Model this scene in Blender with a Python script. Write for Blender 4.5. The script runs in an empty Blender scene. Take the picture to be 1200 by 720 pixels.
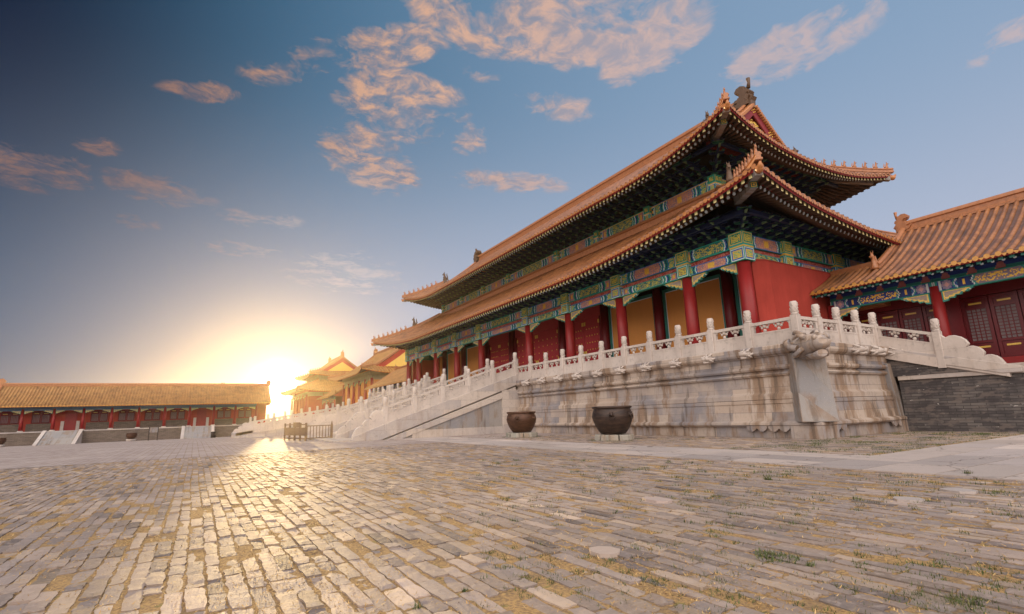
import bpy, math, random
import numpy as np
from mathutils import Vector, Matrix
random.seed(7); RNG = np.random.default_rng(7)
R = math.radians
sc = bpy.context.scene
COL = sc.collection
# ------------------------------------------------------------------ camera
H = 1.17
PITCH, ROLL, YAW = R(11.8627), R(-1.93887), R(31.4853)
cam = bpy.data.cameras.new("camera"); camo = bpy.data.objects.new("camera", cam); COL.objects.link(camo)
cam.sensor_width = 36; cam.lens = 601.85/1200*36; cam.clip_start = 0.05; cam.clip_end = 2000
fw = Vector((math.sin(YAW)*math.cos(PITCH), math.cos(YAW)*math.cos(PITCH), math.sin(PITCH)))
r0 = Vector((math.cos(YAW), -math.sin(YAW), 0)); u0 = r0.cross(fw)
rt = r0*math.cos(ROLL)+u0*math.sin(ROLL); up = u0*math.cos(ROLL)-r0*math.sin(ROLL)
mw = Matrix((rt, up, -fw)).transposed().to_4x4(); mw.translation = (0, 0, H)
camo.matrix_world = mw; sc.camera = camo
# ------------------------------------------------------------------ light
SUN_EL, SUN_AZ = R(4.2), math.atan2(0.1189, 0.9908)          # azimuth from +Y towards +X
SUN_DIR = Vector((math.sin(SUN_AZ)*math.cos(SUN_EL), math.cos(SUN_AZ)*math.cos(SUN_EL), math.sin(SUN_EL)))
sl = bpy.data.lights.new("sun", 'SUN'); sl.energy = 5.0; sl.angle = R(0.6); sl.color = (1.0, 0.70, 0.33)
so = bpy.data.objects.new("sun", sl); COL.objects.link(so)
so.rotation_euler = SUN_DIR.to_track_quat('Z', 'Y').to_euler()
sc.view_settings.view_transform = 'Standard'; sc.view_settings.look = 'None'
sc.view_settings.exposure = 0.0; sc.view_settings.gamma = 1
sc.cycles.use_denoising = True
sc.cycles.max_bounces = 6; sc.cycles.diffuse_bounces = 3; sc.cycles.glossy_bounces = 2
sc.cycles.volume_bounces = 0; sc.cycles.sample_clamp_indirect = 6
sc.cycles.use_fast_gi = False

class NT:
    def __init__(s, tree): s.t = tree; s.n = tree.nodes; s.l = tree.links
    def node(s, typ, **kw):
        n = s.n.new(typ)
        for k, v in kw.items(): setattr(n, k, v)
        return n
    def put(s, sock, v):
        if isinstance(v, bpy.types.NodeSocket): s.l.new(v, sock)
        elif v is not None:
            if isinstance(v, (tuple, list)) and len(v) == 3 and sock.type == 'RGBA': v = (*v, 1)
            sock.default_value = v
    def m(s, op, a, b=None, c=None, clamp=False):
        n = s.node('ShaderNodeMath', operation=op); n.use_clamp = clamp
        s.put(n.inputs[0], a)
        if b is not None: s.put(n.inputs[1], b)
        if c is not None: s.put(n.inputs[2], c)
        return n.outputs[0]
    def v(s, op, a, b=None):
        n = s.node('ShaderNodeVectorMath', operation=op); s.put(n.inputs[0], a)
        if b is not None: s.put(n.inputs[1], b)
        return n.outputs['Value'] if op in ('DOT_PRODUCT', 'LENGTH') else n.outputs[0]
    def mix(s, f, a, b, mode='MIX'):
        n = s.node('ShaderNodeMix', data_type='RGBA', blend_type=mode); n.clamp_factor = True
        s.put(n.inputs[0], f); s.put(n.inputs[6], a); s.put(n.inputs[7], b); return n.outputs[2]
    def step(s, x, a, b):
        n = s.node('ShaderNodeMapRange', interpolation_type='SMOOTHSTEP'); s.put(n.inputs[0], x)
        n.inputs[1].default_value = a; n.inputs[2].default_value = b; return n.outputs[0]
    def noise(s, vec, scale, detail=4, rough=.55, out=0):
        n = s.node('ShaderNodeTexNoise'); s.put(n.inputs['Vector'], vec)
        n.inputs['Scale'].default_value = scale; n.inputs['Detail'].default_value = detail
        n.inputs['Roughness'].default_value = rough; return n.outputs[out]
    def xyz(s, vec):
        n = s.node('ShaderNodeSeparateXYZ'); s.put(n.inputs[0], vec); return n.outputs
    def comb(s, x, y, z):
        n = s.node('ShaderNodeCombineXYZ'); s.put(n.inputs[0], x); s.put(n.inputs[1], y); s.put(n.inputs[2], z); return n.outputs[0]

def pray(x, y):
    d = fw*601.85 + rt*(x-600) + up*(360-y); return d.normalized()

def make_world():
    w = bpy.data.worlds.new("World"); sc.world = w; w.use_nodes = True
    T = NT(w.node_tree); T.n.clear()
    out = T.node('ShaderNodeOutputWorld'); bg = T.node('ShaderNodeBackground'); T.l.new(bg.outputs[0], out.inputs[0])
    sky = T.node('ShaderNodeTexSky', sky_type='NISHITA'); sky.sun_disc = False
    sky.sun_elevation = SUN_EL; sky.sun_rotation = SUN_AZ; sky.altitude = 50
    d = T.v('NORMALIZE', T.node('ShaderNodeTexCoord').outputs['Generated'])
    X, Y, Z = T.xyz(d)
    zc = T.m('MAXIMUM', Z, 0.0)
    # evening sky: graded deep blue at left, paler to the right, pale near the horizon
    east = T.step(X, -0.30, 1.0)
    zen = T.mix(east, (0.000, 0.008, 0.034), (0.25, 0.37, 0.54))
    zen = T.mix(T.step(X, -0.30, 0.30), zen, T.mix(east, (0.004, 0.100, 0.20), (0.25, 0.37, 0.54)))
    low = T.mix(T.step(X, -0.5, 0.55), (0.010, 0.075, 0.170), (0.52, 0.55, 0.68))
    hf = T.m('POWER', T.m('SUBTRACT', 1.0, T.step(zc, 0.05, 0.62)), 1.15)
    base = T.mix(hf, zen, low)
    # pale aureole round the low sun
    sd = T.v('DOT_PRODUCT', d, tuple(pray(325, 452)))
    ang = T.m('ARCCOSINE', T.m('MINIMUM', sd, 1.0))
    def glow(width, col, p=2.0):
        g = T.m('EXPONENT', T.m('MULTIPLY', T.m('POWER', T.m('DIVIDE', ang, width), p), -1.0))
        return T.mix(g, (0, 0, 0), col)
    base = T.mix(T.m('MULTIPLY', T.m('EXPONENT', T.m('MULTIPLY', T.m('POWER', T.m('DIVIDE', ang, 0.34), 2.0), -1.0)), 0.20), base, (0.44, 0.49, 0.60))
    base = T.mix(T.m('MULTIPLY', T.m('EXPONENT', T.m('MULTIPLY', T.m('POWER', T.m('DIVIDE', ang, 0.13), 1.5), -1.0)), 0.30), base, (0.74, 0.69, 0.62))
    nish = T.mix(1.0, sky.outputs[0], (0.0003, 0.0003, 0.0003), 'MULTIPLY')
    base = T.mix(1.0, base, nish, 'ADD')
    # clouds: a sheet high above, seen in perspective
    px = T.m('DIVIDE', X, T.m('MAXIMUM', Z, 0.03)); py = T.m('DIVIDE', Y, T.m('MAXIMUM', Z, 0.03))
    # (pixel centre, half axes, rotation, weight)
    blobs = [(625, 15, 128, 54, 10, 1.35), (770, 45, 85, 30, -42, 1.25), (430, 60, 100, 20, -8, 1.1), (350, 82, 75, 14, -5, .7), (235, 107, 48, 11, 4, .85),
             (480, 105, 62, 16, 12, .9), (455, 125, 70, 28, 35, .85), (435, 195, 62, 26, 30, 1.05), (545, 160, 28, 17, 40, .8), (40, 200, 72, 22, 12, 1.0),
             (190, 226, 65, 14, 15, .8), (112, 172, 28, 10, 10, .7), (600, 214, 68, 11, 3, .75), (930, 55, 110, 26, -28, .95), (1010, 12, 60, 14, -20, .8),
             (1175, 50, 55, 18, -30, .7), (305, 257, 46, 9, 6, .75), (285, 293, 42, 8, 5, .65), (410, 325, 70, 20, 6, .55), (575, 88, 40, 10, 12, .6), (160, 262, 30, 8, 10, .6), (650, 125, 55, 14, 10, .6)]
    tot = None
    for (cx, cy, a, b, rot, wt) in blobs:
        a *= 1.3; b *= 1.55
        a *= 1.0; b *= 1.0
        def P(x, y):
            r = pray(x, y); return np.array([r.x/r.z, r.y/r.z])
        c = P(cx, cy); ca, sa = math.cos(R(rot)), math.sin(R(rot))
        pa = (P(cx+a*ca*.3, cy+a*sa*.3)-c)/.3; pb = (P(cx-b*sa*.3, cy+b*ca*.3)-c)/.3
        M = np.linalg.inv(np.array([pa, pb]).T)
        u = T.m('ADD', T.m('MULTIPLY', px, float(M[0, 0])), T.m('MULTIPLY_ADD', py, float(M[0, 1]), float(-(M[0]@c))))
        v = T.m('ADD', T.m('MULTIPLY', px, float(M[1, 0])), T.m('MULTIPLY_ADD', py, float(M[1, 1]), float(-(M[1]@c))))
        q = T.m('MULTIPLY_ADD', T.m('ADD', T.m('MULTIPLY', u, u), T.m('MULTIPLY', v, v)), -wt, wt)
        q = T.m('MAXIMUM', q, 0.0)
        tot = q if tot is None else T.m('MAXIMUM', tot, q)
    pv = T.comb(px, py, 0.0)
    warp = T.v('MULTIPLY_ADD' if False else 'ADD', pv, T.v('MULTIPLY', T.noise(pv, 5, 3, .5, 1), (0.14, 0.20, 0)))
    nz = T.noise(warp, 5.2, 9, .62)
    fine = T.noise(warp, 22, 6, .6)
    f = T.m('MULTIPLY_ADD', nz, 4.0, -2.0-.44)
    f = T.m('ADD', f, T.m('MULTIPLY_ADD', fine, 1.3, -0.65))
    dens = T.m('MULTIPLY', T.m('ADD', T.m('MINIMUM', T.m('MULTIPLY', tot, 1.35), 1.0), f), 1.5, clamp=True)
    dens = T.m('MULTIPLY', dens, T.step(tot, 0.0, 0.45))
    # lit warm undersides where dense, mauve-grey where thin or low
    shade = T.step(T.noise(warp, 16.0, 7, .65), 0.36, 0.64)
    hi = T.step(Z, 0.22, 0.58)
    warm = T.mix(shade, (0.80, 0.45, 0.28), (0.20, 0.23, 0.31))
    pale = T.mix(shade, (0.40, 0.28, 0.27), (0.19, 0.22, 0.30))
    ccol = T.mix(hi, pale, warm)
    ccol = T.mix(T.step(X, 0.2, 0.9), ccol, (0.56, 0.46, 0.48))
    ccol = T.mix(T.step(sd, 0.90, 0.985), ccol, (0.56, 0.54, 0.58))
    ccol = T.mix(T.m('SUBTRACT', 1.0, T.step(X, -0.12, 0.30)), ccol, T.mix(1.0, ccol, (0.50, 0.46, 0.50), 'MULTIPLY'))
    base = T.mix(T.m('MULTIPLY', dens, 0.84), base, ccol)
    # the sun's own blaze
    base = T.mix(1.0, base, glow(0.045, (0.95, 0.62, 0.22), 1.2), 'ADD')
    base = T.mix(1.0, base, glow(0.024, (9.0, 8.0, 5.5), 2.0), 'ADD')
    # added fill: unseen sky above and behind brightened to light the shaded fronts
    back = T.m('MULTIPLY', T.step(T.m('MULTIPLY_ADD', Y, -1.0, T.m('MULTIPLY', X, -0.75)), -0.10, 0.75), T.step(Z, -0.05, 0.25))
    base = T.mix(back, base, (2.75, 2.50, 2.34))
    base = T.mix(T.step(Z, 0.86, 0.98), base, (1.3, 1.3, 1.4))
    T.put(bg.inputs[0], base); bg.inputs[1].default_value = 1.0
    w.cycles.sampling_method = 'MANUAL'; w.cycles.sample_map_resolution = 512
make_world()

# ------------------------------------------------------------------ mesh helpers
class MB:
    def __init__(s): s.v = []; s.f = []; s.mi = []; s.col = []; s.uv = []; s.usecol = False; s.useuv = False; s.sm = []
    def face(s, idx, mi=0, col=(1, 1, 1), uv=None, sm=False):
        s.f.append(tuple(idx)); s.mi.append(mi); s.col.append(col); s.uv.append(uv); s.sm.append(sm)
    def quad(s, a, b, c, d, mi=0, col=(1, 1, 1), uv=None, sm=False):
        n = len(s.v); s.v += [tuple(a), tuple(b), tuple(c), tuple(d)]; s.face((n, n+1, n+2, n+3), mi, col, uv, sm)
    def hexa(s, p, mi=0, col=(1, 1, 1)):
        n = len(s.v); s.v += [tuple(q) for q in p]
        for f in ((0, 3, 2, 1), (4, 5, 6, 7), (0, 1, 5, 4), (1, 2, 6, 5), (2, 3, 7, 6), (3, 0, 4, 7)): s.face([n+i for i in f], mi, col)
    def box(s, x0, x1, y0, y1, z0, z1, mi=0, col=(1, 1, 1)):
        s.hexa([(x0, y0, z0), (x1, y0, z0), (x1, y1, z0), (x0, y1, z0), (x0, y0, z1), (x1, y0, z1), (x1, y1, z1), (x0, y1, z1)], mi, col)
    def prism(s, poly, fn, t0, t1, mi=0, col=(1, 1, 1)):
        """poly in 2-D, fn(a,b,t) -> 3-D"""
        n = len(s.v); k = len(poly)
        s.v += [tuple(fn(a, b, t0)) for a, b in poly]+[tuple(fn(a, b, t1)) for a, b in poly]
        s.face([n+i for i in range(k)][::-1], mi, col); s.face([n+k+i for i in range(k)], mi, col)
        for i in range(k):
            j = (i+1) % k; s.face((n+i, n+j, n+k+j, n+k+i), mi, col)
    def sweep(s, rings, mi=0, closed=True, caps=True, sm=False, col=(1, 1, 1)):
        n = len(s.v); k = len(rings[0])
        for r in rings: s.v += [tuple(p) for p in r]
        for i in range(len(rings)-1):
            for j in range(k if closed else k-1):
                j2 = (j+1) % k
                s.face((n+i*k+j, n+i*k+j2, n+(i+1)*k+j2, n+(i+1)*k+j), mi, col, None, sm)
        if caps:
            s.face([n+j for j in range(k)][::-1], mi, col); s.face([n+(len(rings)-1)*k+j for j in range(k)], mi, col)
    def lathe(s, prof, c, n=20, mi=0, sm=True, caps=True):
        rings = [[(c[0]+r*math.cos(2*math.pi*j/n), c[1]+r*math.sin(2*math.pi*j/n), c[2]+z) for j in range(n)] for r, z in prof]
        s.sweep(rings, mi, True, caps, sm)
    def tube(s, pts, rad, n=6, mi=0, sm=True):
        pts = [Vector(p) for p in pts]; rings = []
        for i, p in enumerate(pts):
            t = (pts[min(i+1, len(pts)-1)]-pts[max(i-1, 0)]).normalized()
            a = t.orthogonal().normalized() if abs(t.z) > .9 else t.cross(Vector((0, 0, 1))).normalized()
            b = t.cross(a); r = rad[i] if isinstance(rad, (list, tuple)) else rad
            rings.append([p+a*(r*math.cos(2*math.pi*j/n))+b*(r*math.sin(2*math.pi*j/n)) for j in range(n)])
        s.sweep(rings, mi, True, True, sm)
    def ball(s, c, r, mi=0, n=8, m=5, sm=True, sc3=(1, 1, 1)):
        rings = []
        for i in range(m+1):
            ph = -math.pi/2+math.pi*i/m; rr = max(math.cos(ph), .02)
            rings.append([(c[0]+r*sc3[0]*rr*math.cos(2*math.pi*j/n), c[1]+r*sc3[1]*rr*math.sin(2*math.pi*j/n), c[2]+r*sc3[2]*math.sin(ph)) for j in range(n)])
        s.sweep(rings, mi, True, True, sm)
    def mesh(s, name, mats, off=(0, 0, 0)):
        me = bpy.data.meshes.new(name)
        V = np.array(s.v, dtype=np.float64).reshape(-1, 3)-np.array(off)
        L = np.array([len(f) for f in s.f]); fl = np.concatenate([np.array(f) for f in s.f]) if s.f else np.zeros(0, int)
        me.vertices.add(len(V)); me.vertices.foreach_set('co', V.ravel())
        me.loops.add(len(fl)); me.loops.foreach_set('vertex_index', fl.astype(np.int32))
        me.polygons.add(len(L)); me.polygons.foreach_set('loop_start', (np.cumsum(L)-L).astype(np.int32))
        for m in (mats if isinstance(mats, (list, tuple)) else [mats]): me.materials.append(m)
        me.polygons.foreach_set('material_index', np.array(s.mi, dtype=np.int32))
        me.polygons.foreach_set('use_smooth', np.array(s.sm, dtype=bool))
        if s.usecol:
            a = me.color_attributes.new('Col', 'FLOAT_COLOR', 'CORNER')
            c = np.ones((len(L), 4)); c[:, :3] = np.array(s.col)
            a.data.foreach_set('color', np.repeat(c, L, axis=0).ravel())
        if s.useuv:
            u = me.uv_layers.new(name='UVMap'); arr = []
            for f, q in zip(s.f, s.uv): arr += list(q) if q else [(0, 0)]*len(f)
            u.data.foreach_set('uv', np.array(arr, dtype=np.float32).ravel())
        me.update(calc_edges=True); me.validate(); return me
    def build(s, name, mats, parent=None, label=None, cat=None, group=None, kind=None, bevel=0):
        off = woff(parent); o = bpy.data.objects.new(name, s.mesh(name, mats, off)); COL.objects.link(o); o.parent = parent
        tag(o, label, cat, group, kind)
        if bevel:
            b = o.modifiers.new('bevel', 'BEVEL'); b.width = bevel; b.segments = 2; b.limit_method = 'ANGLE'; b.angle_limit = R(40)
        return o
def woff(o):
    v = Vector((0, 0, 0))
    while o: v += Vector(o.location); o = o.parent
    return v
def tag(o, label=None, cat=None, group=None, kind=None):
    for k, q in (('label', label), ('category', cat), ('group', group), ('kind', kind)):
        if q: o[k] = q
def thing(name, loc, label, cat, group=None):
    o = bpy.data.objects.new(name, None); COL.objects.link(o); o.location = loc; o.empty_display_size = .3
    tag(o, label, cat, group); return o
def inst(name, me, parent, loc, rz=0, scale=None, kind=None):
    o = bpy.data.objects.new(name, me); COL.objects.link(o); o.parent = parent
    o.location = Vector(loc)-woff(parent); o.rotation_euler = (0, 0, rz)
    if scale: o.scale = scale
    if kind: o['kind'] = kind
    return o

# ------------------------------------------------------------------ materials
def newmat(name, rough=.6, spec=.3):
    m = bpy.data.materials.new(name); m.use_nodes = True; T = NT(m.node_tree)
    b = T.n['Principled BSDF']; b.inputs['Roughness'].default_value = rough; b.inputs['Specular IOR Level'].default_value = spec
    return m, T, b
def bump(T, b, h, strength=.4, dist=.02):
    n = T.node('ShaderNodeBump'); n.inputs['Strength'].default_value = strength; n.inputs['Distance'].default_value = dist
    T.put(n.inputs['Height'], h); T.l.new(n.outputs[0], b.inputs['Normal'])
def pos(T): return T.node('ShaderNodeNewGeometry').outputs['Position']
def paintmat(name, c, rough=.5, var=.25, spec=.3, scale=1.5):
    m, T, b = newmat(name, rough, spec); p = pos(T)
    n = T.noise(p, scale, 6, .6); n2 = T.noise(T.v('MULTIPLY', p, (6, 6, .6)), 1, 4)
    f = T.m('MULTIPLY_ADD', n, var*2, 1-var); f = T.m('MULTIPLY', f, T.m('MULTIPLY_ADD', n2, var, 1-var*.5))
    col = T.mix(1.0, c, T.comb(f, f, f), 'MULTIPLY'); T.put(b.inputs['Base Color'], col)
    bump(T, b, n, .15); return m
def vcolmat(name, rough=.55, mul=1.0, bumps=0.0, scale=20, spec=.3):
    m, T, b = newmat(name, rough, spec); a = T.node('ShaderNodeAttribute', attribute_name='Col')
    p = pos(T); n = T.noise(p, scale, 5, .6); f = T.m('MULTIPLY', T.m('MULTIPLY_ADD', n, .5, .75), mul)
    T.put(b.inputs['Base Color'], T.mix(1.0, a.outputs[0], T.comb(f, f, f), 'MULTIPLY'))
    if bumps: bump(T, b, n, bumps)
    return m
def tilemat(name, c1, c2, seg=.34, rough=.34):
    m, T, b = newmat(name, rough, .6); p = pos(T)
    uv = T.node('ShaderNodeUVMap').outputs[0]; U, V, _ = T.xyz(uv)
    fr = T.m('FRACT', T.m('DIVIDE', V, seg)); joint = T.m('SUBTRACT', 1.0, T.step(fr, 0.0, 0.16))
    idn = T.node('ShaderNodeTexWhiteNoise', noise_dimensions='2D')
    T.put(idn.inputs['Vector'], T.comb(T.m('FLOOR', U), T.m('FLOOR', T.m('DIVIDE', V, seg)), 0.0))
    n = T.noise(p, 1.1, 6, .65); n2 = T.noise(p, 14, 4, .6)
    c = T.mix(idn.outputs[0], c1, c2); c = T.mix(T.step(n, .42, .72), c, tuple(q*.55 for q in c2))
    c = T.mix(T.m('MULTIPLY', T.step(n2, .55, .75), .5), c, (0.16, .12, .09))
    c = T.mix(T.m('MULTIPLY', joint, .55), c, (0.10, .055, .03)); T.put(b.inputs['Base Color'], c)
    T.put(b.inputs['Roughness'], T.m('MULTIPLY_ADD', n2, .35, rough-.12))
    bump(T, b, T.m('ADD', T.m('MULTIPLY', fr, .8), T.m('MULTIPLY', n2, .25)), .5, .02); return m
def stonemat(name, blocks=(1.7, .47), base=((.44, .345, .28), (.25, .23, .24), (.50, .405, .335)), stain=.95, bumpy=.35, joint=.35):
    m, T, b = newmat(name, .75, .25); p = pos(T); X, Y, Z = T.xyz(p)
    NX, NY, _ = T.xyz(T.node('ShaderNodeNewGeometry').outputs['True Normal'])
    side = T.m('GREATER_THAN', T.m('ABSOLUTE', NX), T.m('ABSOLUTE', NY)); u = T.m('ADD', T.m('MULTIPLY', side, Y), T.m('MULTIPLY', T.m('SUBTRACT', 1.0, side), X))
    br = T.node('ShaderNodeTexBrick'); T.put(br.inputs['Vector'], T.comb(u, Z, 0.0))
    br.inputs['Scale'].default_value = 1; br.inputs['Brick Width'].default_value = blocks[0]; br.inputs['Row Height'].default_value = blocks[1]
    br.inputs['Mortar Size'].default_value = .008; br.inputs['Bias'].default_value = 0.0
    br.inputs['Color1'].default_value = (0, 0, 0, 1); br.inputs['Color2'].default_value = (1, 1, 1, 1); br.inputs['Mortar'].default_value = (.5, .5, .5, 1)
    n1 = T.noise(p, .8, 7, .62); n2 = T.noise(p, 6, 6, .65); n3 = T.noise(p, 30, 5, .6)
    c = T.mix(T.step(br.outputs[0], .05, .42), base[0], base[1]); c = T.mix(T.step(br.outputs[0], .55, .9), c, base[2])
    c = T.mix(T.m('MULTIPLY', T.step(n1, .4, .65), .6), c, base[2])
    sv = T.noise(T.comb(T.m('MULTIPLY', u, 1.6), T.m('MULTIPLY', Z, .30), 7.0), 1, 6, .65)
    sv2 = T.noise(T.comb(T.m('MULTIPLY', u, 4.5), T.m('MULTIPLY', Z, .5), 3.0), 1, 5, .6)
    c = T.mix(T.m('MULTIPLY', T.m('MULTIPLY', T.step(sv, .46, .56), T.step(T.noise(p, .6, 4), .40, .54)), .78*stain), c, (.25, .15, .085))
    c = T.mix(T.m('MULTIPLY', T.step(T.m('MULTIPLY', sv2, T.m('ADD', sv, .5)), .53, .68), .62*stain), c, (.10, .075, .06))
    c = T.mix(T.m('MULTIPLY', T.step(n2, .52, .72), .45), c, (.26, .22, .19))
    c = T.mix(T.m('MULTIPLY', T.step(n3, .60, .75), .35), c, (.68, .64, .58))
    c = T.mix(T.m('MULTIPLY', br.outputs[1], joint), c, (.13, .10, .08))
    T.put(b.inputs['Base Color'], c)
    bump(T, b, T.m('ADD', T.m('MULTIPLY', n2, .6), T.m('MULTIPLY_ADD', n3, .35, T.m('MULTIPLY', br.outputs[1], -.6))), bumpy, .03); return m

M = {}
M['tile'] = tilemat('glazed_tile', (.41, .165, .060), (.25, .092, .036))
M['trough'] = tilemat('trough_tile', (.20, .085, .048), (.13, .058, .034), .22, .4)
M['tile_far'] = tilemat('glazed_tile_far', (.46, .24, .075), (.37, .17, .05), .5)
M['tile_side'] = tilemat('glazed_tile_amber', (.43, .175, .060), (.28, .105, .036))
M['cap'] = paintmat('tile_end', (.48, .19, .06), .35, .35, .5, 18)
M['capside'] = paintmat('tile_end_amber', (.56, .27, .06), .35, .4, .5, 18)
M['ridge'] = paintmat('ridge_tile', (.38, .15, .060), .4, .45, .5, 5)
M['ridgedark'] = paintmat('weathered_ridge_ornament', (.13, .075, .045), .55, .5, .4, 7)
M['red'] = paintmat('red_lacquer', (.27, .018, .018), .42, .3, .35)
M['redboard'] = paintmat('red_eave_board', (.28, .02, .02), .5, .2)
M['redwall'] = paintmat('red_plaster', (.38, .055, .040), .85, .30, .1, .8)
M['door'] = paintmat('red_door', (.42, .040, .045), .5, .15, .3)
M['sidedoor'] = paintmat('maroon_door', (.13, .007, .011), .35, .2, .4)
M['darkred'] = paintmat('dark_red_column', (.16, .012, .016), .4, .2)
M['ochre'] = paintmat('ochre_panel', (.66, .275, .070), .6, .10, .3, .9)
M['teal'] = paintmat('teal_trim', (.03, .16, .13), .5, .2)
M['navy'] = paintmat('navy_paint', (.012, .022, .075), .6, .4)
M['green'] = paintmat('green_paint', (.015, .085, .060), .6, .4)
M['goldline'] = paintmat('gold_edge', (.30, .30, .13), .5, .4)
M['rafterend'] = paintmat('rafter_end', (.74, .64, .30), .5, .3)
M['greenline'] = paintmat('green_edge', (.10, .17, .10), .5, .4)
M['gold'] = paintmat('gold_leaf', (.75, .48, .08), .35, .3, .6, 12)
M['white'] = paintmat('pale_end', (.62, .74, .84), .5, .2)
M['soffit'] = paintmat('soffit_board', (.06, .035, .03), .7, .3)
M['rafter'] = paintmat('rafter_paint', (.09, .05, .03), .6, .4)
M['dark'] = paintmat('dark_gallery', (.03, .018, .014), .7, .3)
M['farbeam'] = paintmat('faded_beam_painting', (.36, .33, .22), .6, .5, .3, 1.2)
M['paint'] = vcolmat('beam_painting', .5, 1.15, 0, 9)
M['marble'] = stonemat('white_marble', (1.9, 3.1), ((.54, .455, .40), (.50, .43, .385), (.60, .52, .465)), .12, .25, .2)
M['terrace'] = stonemat('terrace_marble')
M['stair'] = stonemat('stair_marble', (2.4, .55), ((.49, .41, .35), (.40, .355, .34), (.55, .47, .41)), .22)
M['pier'] = stonemat('grey_pier_stone', (3, 4), ((.25, .24, .25), (.29, .27, .26), (.33, .295, .27)), .75, .6, .15)
M['iron'] = None
def ironmat(name, c1, c2):
    m, T, b = newmat(name, .5, .5); p = pos(T); n = T.noise(T.v('MULTIPLY', p, (1, 1, 3)), 3, 7, .65); n2 = T.noise(T.v('MULTIPLY', p, (2, 2, 30)), 1, 4)
    c = T.mix(T.step(n, .35, .68), c1, c2); c = T.mix(T.m('MULTIPLY', T.step(n2, .5, .8), .35), c, (.20, .11, .06))
    T.put(b.inputs['Base Color'], c); b.inputs['Metallic'].default_value = .35; bump(T, b, T.m('ADD', n, T.m('MULTIPLY', n2, .5)), .3, .01); return m
M['iron'] = ironmat('dark_iron', (.028, .018, .016), (.065, .038, .028))
M['rust'] = ironmat('rusty_iron', (.060, .026, .014), (.105, .045, .024))
def brickwall():
    m, T, b = newmat('old_grey_brick', .85, .2); p = pos(T); X, Y, Z = T.xyz(p)
    br = T.node('ShaderNodeTexBrick'); T.put(br.inputs['Vector'], T.comb(T.m('ADD', X, Y), Z, 0.0)); br.inputs['Scale'].default_value = 1
    br.inputs['Brick Width'].default_value = .46; br.inputs['Row Height'].default_value = .105; br.inputs['Mortar Size'].default_value = .009
    br.inputs['Color1'].default_value = (.085, .075, .075, 1); br.inputs['Color2'].default_value = (.17, .15, .14, 1); br.inputs['Mortar'].default_value = (.05, .045, .042, 1)
    pz = T.comb(T.m('ADD', X, Y), T.m('MULTIPLY', Z, 2.2), 0.0)
    n = T.noise(pz, .9, 7, .65); n2 = T.noise(pz, 3.2, 6, .6); n3 = T.noise(pz, 1.9, 5, .6)
    c = T.mix(T.m('MULTIPLY', T.step(n, .42, .62), .8), br.outputs[0], (.055, .048, .05))
    c = T.mix(T.m('MULTIPLY', T.step(n3, .52, .60), .7), c, (.165, .135, .12))
    c = T.mix(T.step(n2, .655, .685), c, (.46, .42, .39))
    T.put(b.inputs['Base Color'], c); bump(T, b, T.m('ADD', br.outputs[1], T.m('MULTIPLY', n2, -1.5)), .7, .02); return m
M['brick'] = brickwall()
def farbrick():
    m, T, b = newmat('grey_brown_brick', .85, .2); p = pos(T); X, Y, Z = T.xyz(p)
    br = T.node('ShaderNodeTexBrick'); T.put(br.inputs['Vector'], T.comb(T.m('ADD', X, Y), Z, 0.0)); br.inputs['Scale'].default_value = 1
    br.inputs['Brick Width'].default_value = .6; br.inputs['Row Height'].default_value = .17; br.inputs['Mortar Size'].default_value = .015
    br.inputs['Color1'].default_value = (.13, .10, .08, 1); br.inputs['Color2'].default_value = (.20, .155, .125, 1); br.inputs['Mortar'].default_value = (.09, .07, .06, 1)
    T.put(b.inputs['Base Color'], br.outputs[0]); return m
M['farbrick'] = farbrick()

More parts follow.
